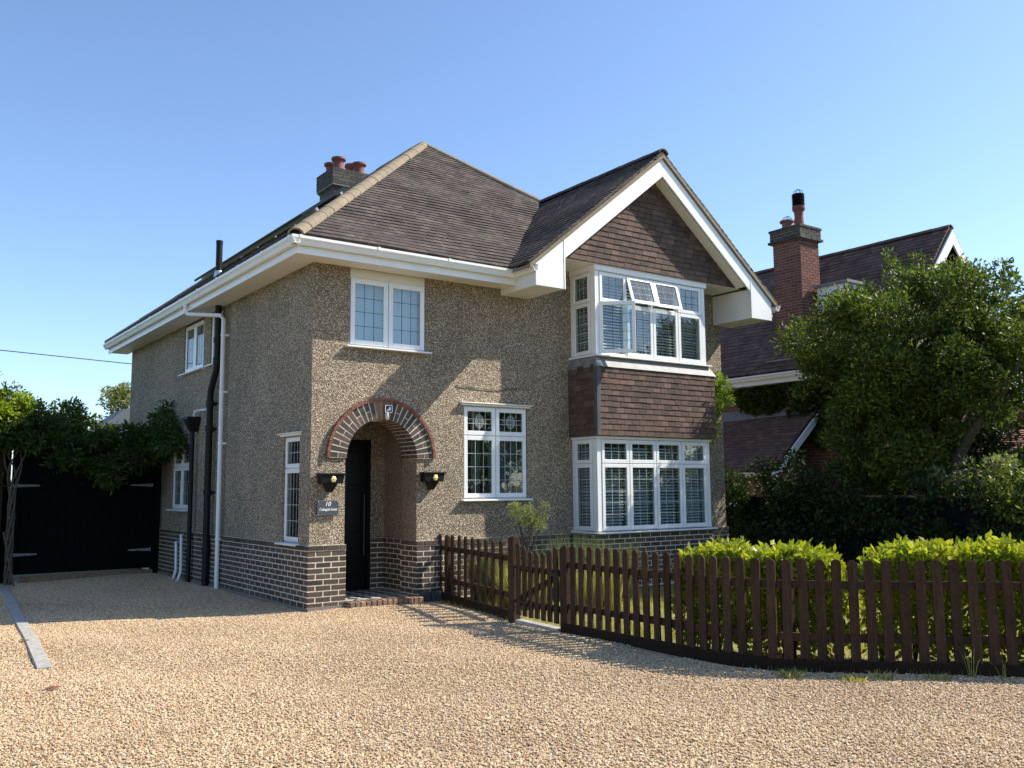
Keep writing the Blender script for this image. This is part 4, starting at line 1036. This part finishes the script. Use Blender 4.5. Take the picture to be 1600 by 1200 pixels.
# lawn grass
def lawn_grass():
    g = np.random.default_rng(21); n0 = 60000
    x = g.uniform(1.55, 8.6, n0); y = g.uniform(-7.5, -.1, n0)
    k = np.array([not inside_drive(a+.06, b) for a, b in zip(x, y)]) & (x+y*.0 < 8.6) & (~((x > 4.4) & (x < 7.25) & (y > -.75)))
    x, y = x[k], y[k]; n = len(x); h = g.uniform(.02, .06, n); a = g.random(n)*6.28; w = .004
    lx, ly = g.normal(size=n)*.02, g.normal(size=n)*.02; z0 = np.full(n, -.04)
    V = np.stack([np.stack([x-np.cos(a)*w, y-np.sin(a)*w, z0], 1), np.stack([x+np.cos(a)*w, y+np.sin(a)*w, z0], 1), np.stack([x+lx, y+ly, h], 1)], 1).reshape(-1, 3)
    o = quadmesh('lawn_grass', V, 1, np.arange(3*n).reshape(-1, 3), 'leaf_grass', None, g.random(n)); o['kind'] = 'stuff'
    o['label'] = 'short dry grass of the front lawn'; o['category'] = 'grass'
lawn_grass()
# weeds along the gravel board
for i, (x, y, h, n, lab) in enumerate(((1.52, -6.50, .07, 90, 'dark low weed tuft at the bend of the picket fence'), (1.78, -6.90, .06, 110, 'flat green weed patch in the gravel past the fence bend'), (2.02, -7.0, .09, 40, 'small upright grass tuft in the gravel by the straight fence'), (2.36, -7.30, .05, 120, 'pale green weed patch in the gravel by the straight fence'), (2.66, -7.42, .28, 7, 'tall thin weed standing against the gravel board'), (2.86, -7.58, .15, 6, 'short thin weed beside the tall weed at the fence'))):
    tuft('weed', lab, 'weed', x, y, h, .10 if h < .1 else .02, n, 'leaf_grass', 40+i, 'weeds along the fence', .6 if h < .1 else .15)
# twigs and dead leaves
for i, (x, y, lab) in enumerate(((-3.53, -3.05, 'largest dry brown leaf lying near the concrete edging'), (-2.33, -4.4, 'small dark dead leaf on open gravel'), (-3.36, -.3, 'dead leaf curled against the concrete edging'))):
    m = MB(); z = gz(x, y)+.012; s = (.07, .03, .05)[i]
    m.hexa([(x-s, y-.01, z), (x, y-s*.5, z+.006), (x+s, y, z+.004), (x, y+s*.5, z+.014), (x-s, y-.01, z+.004), (x, y-s*.5, z+.011), (x+s, y, z+.009), (x, y+s*.5, z+.018)]); tag(obj('dead_leaf', m, 'dead_leaf'), lab, 'leaf', 'dead leaves on the gravel')

# ------------------------------------------------------------------ left side: edging, gates, wisteria
kb = []
p0, p1 = V3(-2.76, 6.5, 0), V3(-3.41, -1.9, 0); nk = 9
ko = thing('edging_strip', 'flush concrete edging strip crossing the gravel beside the gates', 'edging', (-3.1, 2.3, 0))
for i in range(nk):
    a, b = p0+(p1-p0)*(i/nk), p0+(p1-p0)*((i+1)/nk-.0012); m = MB(); zc = gz(b.x, b.y); za = gz(a.x, a.y)
    line_box(m, a, b, za-.08, za+.022, -.065, .065, zc-.08, zc+.022); bev(obj('edging_block', m, 'concrete', ko), .006)
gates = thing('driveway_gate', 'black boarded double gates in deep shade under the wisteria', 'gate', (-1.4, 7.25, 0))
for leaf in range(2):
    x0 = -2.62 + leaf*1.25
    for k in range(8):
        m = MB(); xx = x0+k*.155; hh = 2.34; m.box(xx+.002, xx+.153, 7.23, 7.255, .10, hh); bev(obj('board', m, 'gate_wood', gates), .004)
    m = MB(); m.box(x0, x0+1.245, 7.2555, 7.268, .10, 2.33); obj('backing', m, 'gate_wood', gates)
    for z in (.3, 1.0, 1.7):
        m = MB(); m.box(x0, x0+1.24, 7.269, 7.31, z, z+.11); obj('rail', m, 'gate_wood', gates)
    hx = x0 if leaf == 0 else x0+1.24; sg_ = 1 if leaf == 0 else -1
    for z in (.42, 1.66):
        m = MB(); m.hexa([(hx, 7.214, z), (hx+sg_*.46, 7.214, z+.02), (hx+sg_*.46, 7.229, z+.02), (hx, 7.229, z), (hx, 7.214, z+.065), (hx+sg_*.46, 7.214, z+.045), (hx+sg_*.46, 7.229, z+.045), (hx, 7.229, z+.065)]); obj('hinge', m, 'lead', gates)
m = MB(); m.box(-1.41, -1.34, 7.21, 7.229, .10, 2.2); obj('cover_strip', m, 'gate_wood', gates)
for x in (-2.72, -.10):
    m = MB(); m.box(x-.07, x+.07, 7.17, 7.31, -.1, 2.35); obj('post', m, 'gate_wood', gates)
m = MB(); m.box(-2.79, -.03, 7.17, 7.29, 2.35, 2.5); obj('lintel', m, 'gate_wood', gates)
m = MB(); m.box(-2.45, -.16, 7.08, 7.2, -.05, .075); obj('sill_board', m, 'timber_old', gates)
c = []; r = []
g_ = np.random.default_rng(9)
for k in range(170):
    x = g_.uniform(-3.9, .05); hz = 2.62 + .28*math.sin(x*2.1+1.0) + (.05 if x < -2.2 else 0)
    c.append((x, g_.uniform(6.55, 7.45), hz + g_.uniform(-.55, .32))); r.append(g_.uniform(.16, .30))
for k in range(24): c.append((g_.uniform(-3.6, -2.75), g_.uniform(6.8, 7.2), g_.uniform(1.75, 2.4))); r.append(g_.uniform(.14, .22))
for k in range(22): c.append((g_.uniform(-.36, -.1), g_.uniform(5.4, 6.6), g_.uniform(2.25, 2.95))); r.append(g_.uniform(.12, .22))
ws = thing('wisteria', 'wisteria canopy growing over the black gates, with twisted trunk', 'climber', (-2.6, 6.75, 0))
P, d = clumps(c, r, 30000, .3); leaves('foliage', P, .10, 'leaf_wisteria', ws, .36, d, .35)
m = MB()
for k in range(5):
    a = k*1.3; path = [(-2.66+.05*math.cos(a+z*3.2)*(1 if z < 1.6 else 1+ (z-1.6)*4), 6.8+.05*math.sin(a+z*3.2), z) for z in np.linspace(-.03, 2.5, 12)]
    m.tube(path, [.022-.0007*q for q in range(12)], 6)
obj('trunk', m, 'vine_bark', ws, True)
m = MB().tube([(-2.62, 6.35, -.02), (-2.80, 6.5, .9)], .018, 6); tag(obj('stick', m, 'vine_bark', None, True), 'straight stick leaning beside the wisteria trunk', 'stick')
sfn = thing('boundary_fence', 'weathered brown board fence beside the wisteria trunk', 'fence', (-3.0, 6.9, 0))
for k in range(34):
    m = MB(); m.box(-7.40+k*.135, -7.40+k*.135+.13, 6.95, 6.975, -.05, 2.35); obj('board', m, 'fence_wood', sfn)
for z in (.4, 1.4):
    m = MB(); m.box(-7.42, -2.8, 6.976, 7.01, z, z+.08); obj('rail', m, 'fence_wood', sfn)
m = MB(); m.box(-2.90, -2.80, 6.90, 7.0, -.1, 2.4); obj('post', m, 'fence_wood', sfn)
def bush(name, label, loc, c, r, k, rad, n, size, mat, seed, group=None, trunk=True, aspect=.5, cat='tree', bark='bark', inner=.25):
    cc, rr = blob_centers(c, r, k, rad, seed, inner=inner)
    t = thing(name, label, cat, loc, group); P, d = clumps(cc, rr, n, .4); leaves('crown', P, size, mat, t, aspect, d)
    if trunk:
        m = MB(); b = V3(*loc); top = V3(*c); g = np.random.default_rng(seed)
        m.tube([b-Z*.1, b+(top-b)*.35+V3(.05, .03, 0), b+(top-b)*.8], [.10, .075, .05], 8)
        for q in cc[:14]: m.tube([b+(top-b)*.45, (b+(top-b)*.6+Vector(q))/2+V3(0, 0, .1), Vector(q)], [.04, .025, .008], 5)
        obj('trunk', m, bark, t, True)
    return t
bush('shrub', 'sunlit yellow-green bush rising behind the end of the wisteria', (-3.3, 7.4, 0), (-3.05, 6.95, 2.98), (.85, .42, .42), 34, .20, 7500, .085, 'leaf_lit', 31, cat='shrub')
bush('tree', 'thin grey-green tree far behind the gates', (-2.3, 20.5, 0), (-2.2, 20, 4.3), (1.2, 1.0, 1.2), 40, .34, 5200, .10, 'leaf_grey', 32, 'trees behind the gates')
bush('tree', 'dark rounded tree behind the middle of the wisteria', (-1.0, 11, 0), (-1.3, 11, 2.85), (1.0, .8, .75), 26, .3, 5200, .09, 'leaf_tree', 33, 'trees behind the gates')
bush('tree', 'dark tree between the wisteria and the outbuilding', (.1, 12.5, 0), (-.25, 12.6, 2.85), (.6, .5, .55), 20, .22, 3000, .09, 'leaf_tree', 34, 'trees behind the gates')
bush('tree', 'pale tree peeping over the outbuilding roof', (1.9, 19, 0), (1.9, 19, 4.3), (.8, .8, .7), 24, .3, 3200, .11, 'leaf_olive', 35, 'trees behind the gates')
ob = thing('outbuilding', 'small white outbuilding with grey roof behind the gates', 'outbuilding', (1.2, 14.5, 0))
m = MB(); m.box(.42, 2.4, 14, 16, -.1, 3.3); obj('wall', m, 'white_paint', ob)
m = MB(); m.prism([(.28, 13.85, 3.30), (2.55, 13.85, 3.30), (1.75, 14.4, 3.78), (.95, 14.4, 3.78)], (0, 0, .02)); m.hexa([(.28, 13.85, 3.28), (2.55, 13.85, 3.28), (2.55, 16.1, 3.28), (.28, 16.1, 3.28), (.85, 14.4, 3.76), (1.9, 14.4, 3.76), (1.9, 15.5, 3.76), (.85, 15.5, 3.76)]); obj('roof', m, 'slate', ob)
m = MB().tube([(-14, 14, 5.62), (-8, 14, 5.22), (-2.19, 14, 5.06), (.9, 14, 4.94), (8, 14, 5.2)], .012, 5); tag(obj('overhead_cable', m, 'cable', None, True), 'thin overhead cable crossing the sky behind the house', 'cable')

# ------------------------------------------------------------------ right side: neighbour, boundary fence, trees
nb = thing('neighbouring_house', 'red brick neighbouring house with brown tiled roof and tall brick chimney', 'house', (16.4, 5, 0))
NX, NZ, RX, RZ = 13.40, 4.37, 16.42, 7.80; NS = (RZ-NZ)/(RX-NX)
m = MB(); m.box(13.80, 19.05, .30, 11, -.1, 4.75); m.prism([(13.9, .30, 4.7), (18.95, .30, 4.7), (RX, .30, RZ-.25)], (0, .2, 0)); nw = obj('wall', m, 'mortar_dark', nb)
BN = brick_run((13.80, .30, 0), Y, -X, 8, 0, 60) + brick_run((13.80, .30, 0), X, -Y, 5, 0, 64)
pieces('brick', 'brick_courses', BN, 'red_brick', nw, 0, .03)
nr = MB()
polyL = [(NX, -.15), (RX, -.15), (RX, 11.3), (NX, 11.3)]
nr.prism([(NX, -.15, NZ-.02), (RX, -.15, RZ-.02), (RX, 11.3, RZ-.02), (NX, 11.3, NZ-.02)], (0, 0, -.08)); nr.prism([(2*RX-NX, -.15, NZ-.02), (RX, -.15, RZ-.02), (RX, 11.3, RZ-.02), (2*RX-NX, 11.3, NZ-.02)], (0, 0, -.08))
nro = obj('roof', nr, 'black_pipe', nb)
NT = []; slope_tiles(polyL, (NX, -.15), (0, 1), (1, 0), NZ, NS, NT, .14, .165, .03, .030); slope_tiles([(2*RX-x, y) for x, y in polyL], (2*RX-NX, -.15), (0, 1), (-1, 0), NZ, NS, NT, .14, .3)
pieces('roof_tile', 'roof_tiles', NT, 'neighbour_tile', nro, 0, .02)
half_round((RX, -.17, RZ+.03), (RX, 11.3, RZ+.03), 'ridge_tile', 'neighbour_tile', nro, .12, .45)
for sgn in (-1, 1):
    m = MB(); L_ = 3.1; m.prism([(RX, -.20, RZ-.06), (RX+sgn*L_, -.20, RZ-.06-L_*NS), (RX+sgn*L_, -.20, RZ-.36-L_*NS), (RX, -.20, RZ-.42)], (0, .04, 0)); obj('bargeboard', m, 'barge', nb)
m = MB(); m.prism([Vector((NX-.02, -.15, NZ-.13)) - X*a + Z*b for a, b in GP], (0, 11.4, 0)); obj('gutter', m, 'upvc', nb)
m = MB(); m.box(NX+.0, NX+.025, -.1, 11.2, NZ-.26, NZ-.03); m.box(NX+.025, 13.8, .3, 11.2, NZ-.27, NZ-.255); obj('fascia', m, 'barge', nb)
# chimney
NC = (14.0, 14.75, 2.42, 3.25)
m = MB(); m.box(NC[0]+.005, NC[1]-.005, NC[2]+.005, NC[3]-.005, 4.4, 7.75); m.box(NC[0]-.045, NC[1]+.045, NC[2]-.045, NC[3]+.045, 7.75, 8.10); nco = obj('chimney', m, 'mortar_red', nb)
CBk = []
for z0, cc, ins_ in ((4.75, 40, 0), (7.75, 1, -.09), (7.825, 3, -.05), (8.05, 1, -.07)):
    x0, x1, y0, y1 = NC[0]+ins_, NC[1]-ins_, NC[2]+ins_, NC[3]-ins_
    CBk += brick_run((x0, y0, 0), X, -Y, x1-x0, z0, cc) + brick_run((x0, y0, 0), Y, -X, y1-y0, z0, cc, phase=1) + brick_run((x1, y0, 0), Y, X, y1-y0, z0, cc, phase=1) + brick_run((x0, y1, 0), X, Y, x1-x0, z0, cc)
top_ = [b for b in CBk if b.translation.z > 7.74]; low_ = [b for b in CBk if b.translation.z <= 7.74]
nsc = lambda mm: (2 if (mm.translation.x < NC[0]+.12 or mm.translation.y < NC[2]+.12) else 0) + mm.translation.z*.01
pieces('brick', 'back_bricks', low_, 'red_brick', nco, 300, .03, nsc); pieces('cap_brick', 'cap_bricks', top_, 'chimney_brick', nco, 300, .03)
m = MB().box(NC[0]+.05, NC[1]-.05, NC[2]+.05, NC[3]-.05, 8.1, 8.16); obj('flaunching', m, 'concrete', nco)
pot((14.33, 2.66, 8.14), .55, 'pot_red', nco, .12); pot((14.33, 3.03, 8.14), .26, 'pot_orange', nco, .14)
cw_ = MB()
for k in range(7): cw_.lathe((14.33, 2.66, 8.68+k*.05), [(.14, 0), (.165, .018), (.14, .036)], 12)
for k in range(6):
    a = k*math.pi/3; cw_.tube([(14.33+.13*math.cos(a), 2.66+.13*math.sin(a), 9.0), (14.33+.1*math.cos(a), 2.66+.1*math.sin(a), 9.1), (14.33, 2.66, 9.15)], .008, 4)
obj('cowl', cw_, 'black_pipe', nco)
m = MB()
for k in range(4):
    a = k*math.pi/4; m.tube([(14.33+.12*math.cos(a+t*math.pi)*1.0*math.cos(t*math.pi) if False else 14.33+.13*math.cos(a)*math.cos(t*math.pi), 3.03+.13*math.sin(a)*math.cos(t*math.pi), 8.40+.12*math.sin(t*math.pi)) for t in np.linspace(0, 1, 8)], .007, 4)
obj('bird_guard', m, 'metal', nco)
m = MB(); m.box(13.93, 14.8, 2.35, 3.32, 4.95, 5.12); m.box(13.55, 14.0, 2.38, 3.28, 4.66, 4.70); obj('flashing', m, 'lead', nco)
dm = MB(); dm.box(14.45, 16.2, 1.45, 2.3, 5.4, 6.50); dmo = obj('dormer', dm, 'white_paint', nb)
m = MB(); m.box(14.36, 16.3, 1.38, 2.36, 6.50, 6.57); obj('dormer_roof', m, 'lead', dmo)
# lean-to
LT = [(12.0, 1.95), (13.78, 1.95), (13.78, 6.5), (12.0, 6.5)]; LS = (3.38-1.90)/1.78
m = MB(); m.prism([(x, y, 1.90+LS*(x-12.0)-.02) for x, y in LT], (0, 0, -.06)); lto = obj('lean_to_roof', m, 'black_pipe', nb)
LTT = []; slope_tiles(LT, (12.0, 1.95), (0, 1), (1, 0), 1.90, LS, LTT, .12, .165, .03, .030); pieces('roof_tile', 'lean_to_tiles', LTT, 'neighbour_tile', lto, 0, .02)
m = MB(); m.box(12.25, 13.79, 2.1, 6.4, -.1, 1.95); obj('lean_to_wall', m, 'red_rend', nb)
m = MB(); m.hexa([(13.55, 1.93, 3.22), (13.79, 1.93, 3.42), (13.79, 6.5, 3.42), (13.55, 6.5, 3.22), (13.55, 1.93, 3.24), (13.79, 1.93, 3.52), (13.79, 6.5, 3.52), (13.55, 6.5, 3.24)]); obj('flashing', m, 'lead', lto)
m = MB(); m.prism([Vector((12.0, 1.9, 1.80)) - X*a + Z*b for a, b in GP], (0, 4.7, 0)); m.tube([(11.93, 4.1, 1.8), (11.93, 4.1, 1.6), (12.2, 4.1, 1.45), (12.2, 4.1, 0)], .04, 8); obj('gutter', m, 'upvc', lto)
m = MB(); m.hexa([(11.95, 1.88, 1.66), (13.8, 1.88, 3.20), (13.8, 1.92, 3.20), (11.95, 1.92, 1.66), (11.95, 1.88, 1.86), (13.8, 1.88, 3.40), (13.8, 1.92, 3.40), (11.95, 1.92, 1.86)]); obj('bargeboard', m, 'barge', lto)
c = [(13.68, y, z) for y, z in zip(RNG.uniform(.2, 4.3, 60), RNG.uniform(3.5, 4.1, 60))] + [(13.68, y, z) for y, z in zip(RNG.uniform(.2, 2.6, 40), RNG.uniform(2.6, 4.1, 40))]
mat_leaf('leaf_ivy', [(.035, .05, .012), (.05, .065, .015), (.07, .085, .02), (.045, .06, .016)], .3)
iv = thing('ivy', 'ivy covering the neighbour\'s wall under the gutter', 'climber', (13.7, 2, 0)); P, d = clumps(c, [.22]*100, 12000, .3); P[:, 0] = np.minimum(P[:, 0], 13.79); leaves('foliage', P, .10, 'leaf_ivy', iv, .8, d)
# garage roof
gr = thing('garage', 'low garage with sunlit brown tiled roof beyond the dark fence', 'garage', (15, -4.5, 0))
GT = [(13.9, -1.7), (15.6, -1.7), (15.6, -7.5), (13.9, -7.5)]; m = MB(); m.prism([(x, y, 2.18+.30*(x-13.9)) for x, y in GT], (0, 0, -.08)); gro = obj('roof', m, 'black_pipe', gr)
GTT = []; slope_tiles([(x, -y-9.2) for x, y in GT], (13.9, -7.5), (0, 1), (1, 0), 2.2, .30, GTT, .17, .28); pieces('roof_tile', 'roof_tiles', GTT, 'red_tile', gro, 0, .02)
m = MB(); m.box(14.1, 17.2, -7.3, -1.9, -.1, 2.2); obj('wall', m, 'red_rend', gr)
# dark boundary fence
bf = thing('boundary_fence', 'near-black boarded boundary fence behind the laurel hedge', 'fence', (9.7, -2, 0))
mb_ = MB(); mb_.box(-.011, .011, -.073, .073, -.1, 1.37); bme = mb_.mesh('board'); bme.materials.append(M['navy_fence'])
for k in range(74):
    o = bpy.data.objects.new('board', bme); C.objects.link(o); attach(o, bf); o.matrix_basis = Matrix.Translation((9.70+random.uniform(-.004, .004), 3.2-k*.15, random.uniform(-.01, .01)))
for k in range(6):
    m = MB(); y = 3.2-k*2.05; m.box(9.72, 9.82, y-.05, y+.05, -.1, 1.45); obj('post', m, 'navy_fence', bf)
m = MB(); m.box(9.66, 9.74, -7.9, 3.3, 1.372, 1.41); obj('capping', m, 'timber_old', bf)
for y in (-3.55, -3.85):
    m = MB(); m.box(9.78, 9.84, y-.03, y+.03, 1.3, 1.82); obj('trellis_post', m, 'timber_old', bf)
m = MB(); m.box(9.77, 9.80, -4.2, -2.6, 1.62, 1.66); obj('trellis_rail', m, 'timber_old', bf)
# ivy-clad hedge on that fence
g_ = np.random.default_rng(55)
c = [(9.55+g_.uniform(-.25, .35), y, z) for y, z in ((g_.uniform(-4.4, 2.6), None) for _ in range(190)) for z in [g_.uniform(.2, 1.75 + .35*math.exp(-((y+.6)/1.2)**2))]]
eh = thing('overgrown_hedge', 'dark overgrown hedge smothering the boundary fence beside the house', 'hedge', (9.6, 0, 0)); P, d = clumps(c, list(g_.uniform(.18, .32, 190)), 20000, .4); leaves('foliage', P, .085, 'leaf_dark', eh, .6, d)
c = [(9.45+g_.uniform(-.2, .3), g_.uniform(-6.4, -4.25), g_.uniform(.3, 1.95)) for _ in range(70)]
sh = thing('shrub', 'trailing shrub hanging over the right end of the dark fence', 'shrub', (9.4, -5, 0)); P, d = clumps(c, list(g_.uniform(.16, .28, 70)), 5200, .4); leaves('foliage', P, .11, 'leaf_tree', sh, .32, d, .5)
c = [(9.9+g_.uniform(-.2, .3), g_.uniform(-4.6, -2.4), g_.uniform(1.35, 1.95)) for _ in range(30)]
sh = thing('climber', 'leafy climber along the trellis on top of the dark fence', 'climber', (9.9, -3.5, 0)); P, d = clumps(c, list(g_.uniform(.12, .2, 30)), 1500, .4); leaves('foliage', P, .08, 'leaf_olive', sh, .5, d)
# big tree
tr = thing('tree', 'large bushy green tree between the house and the brick neighbour', 'tree', (10.6, -2.9, 0))
cc, rr = blob_centers((10.3, -2.45, 3.95), (2.0, 2.05, 1.45), 120, .42, 61, lambda p: not (p[2] < 2.9 and p[1] < -3.6), .2)
c2, r2 = blob_centers((10.25, -2.15, 2.35), (1.0, 1.15, 1.1), 76, .34, 62); c3, r3 = blob_centers((10.15, -3.7, 3.62), (.9, 1.0, .95), 60, .32, 63)
c4 = [(10.0, -2.45, 5.5), (10.0, -2.4, 5.72), (10.0, -2.95, 5.5), (10.0, -4.35, 5.1), (10.0, -4.45, 4.85), (10, -.5, 4.7), (10, -.35, 4.2), (9.9, -.45, 3.4)]
P, d = clumps(list(cc)+list(c2)+list(c3)+c4, list(rr)+list(r2)+list(r3)+[.2, .12, .2, .2, .22, .22, .22, .2], 120000, .4)
leaves('crown', P, .085, 'leaf_tree', tr, .42, d*.7+np.array([0, 0, .25]))
m = MB(); m.tube([(10.6, -2.9, -.1), (10.6, -2.85, .8), (10.55, -2.75, 1.6), (10.45, -2.6, 2.6), (10.3, -2.4, 3.8), (10.2, -2.3, 4.9)], [.22, .19, .17, .14, .09, .04], 10)
m.tube([(10.57, -2.8, 1.2), (10.45, -3.1, 1.9), (10.3, -3.55, 2.45), (10.15, -4.1, 2.95), (10.1, -4.5, 3.5)], [.11, .10, .08, .06, .03], 9)
for q in cc[:40]: 
    b = V3(10.45, -2.6, 2.6) if q[2] < 4 else V3(10.3, -2.4, 3.7); m.tube([b, (b+Vector(q))/2+V3(0, 0, .15), Vector(q)], [.05, .03, .008], 5)
obj('trunk', m, 'bark', tr, True)
bush('shrub', 'dense dark evergreen shrub behind the leaning tree limb', (11.6, -2.9, 0), (11.5, -2.85, 1.75), (.8, .95, .95), 40, .32, 9000, .09, 'leaf_dark', 74, cat='shrub')
bush('tree', 'slender light-green tree rising beyond the garage', (13.4, -3.9, 0), (13.2, -3.75, 4.3), (.45, .62, 1.5), 30, .26, 4200, .09, 'leaf_tree', 71, 'trees beyond the garage')
bush('tree', 'rust-brown leafed tree behind the garage roof', (20.5, -.3, 0), (20, -.2, 2.9), (1.0, 1.2, .9), 26, .35, 4000, .13, 'leaf_rust', 72, 'trees beyond the garage')
bush('tree', 'yellow-green bush beside the rust-brown tree', (19, 1.0, 0), (18.6, 1.2, 2.3), (.7, .7, .8), 18, .3, 2200, .12, 'leaf_bright', 73, 'trees beyond the garage')

# trees across the road: out of frame, but the window panes mirror them
for i, (x, y, h, r_) in enumerate(((10.5, -15.5, 5.6, 2.2), (15.5, -18.0, 6.4, 2.6), (19.5, -15.0, 7.0, 2.6), (22.5, -20.5, 7.2, 2.8), (17.5, -23.0, 7.0, 2.8))):
    bush('street_tree', 'leafy tree across the road, seen mirrored in the window panes', (x, y, 0), (x, y, h*.58), (r_, r_, h*.42), 60, .7, 5200, .24, 'leaf_tree', 80+i, 'trees across the road')
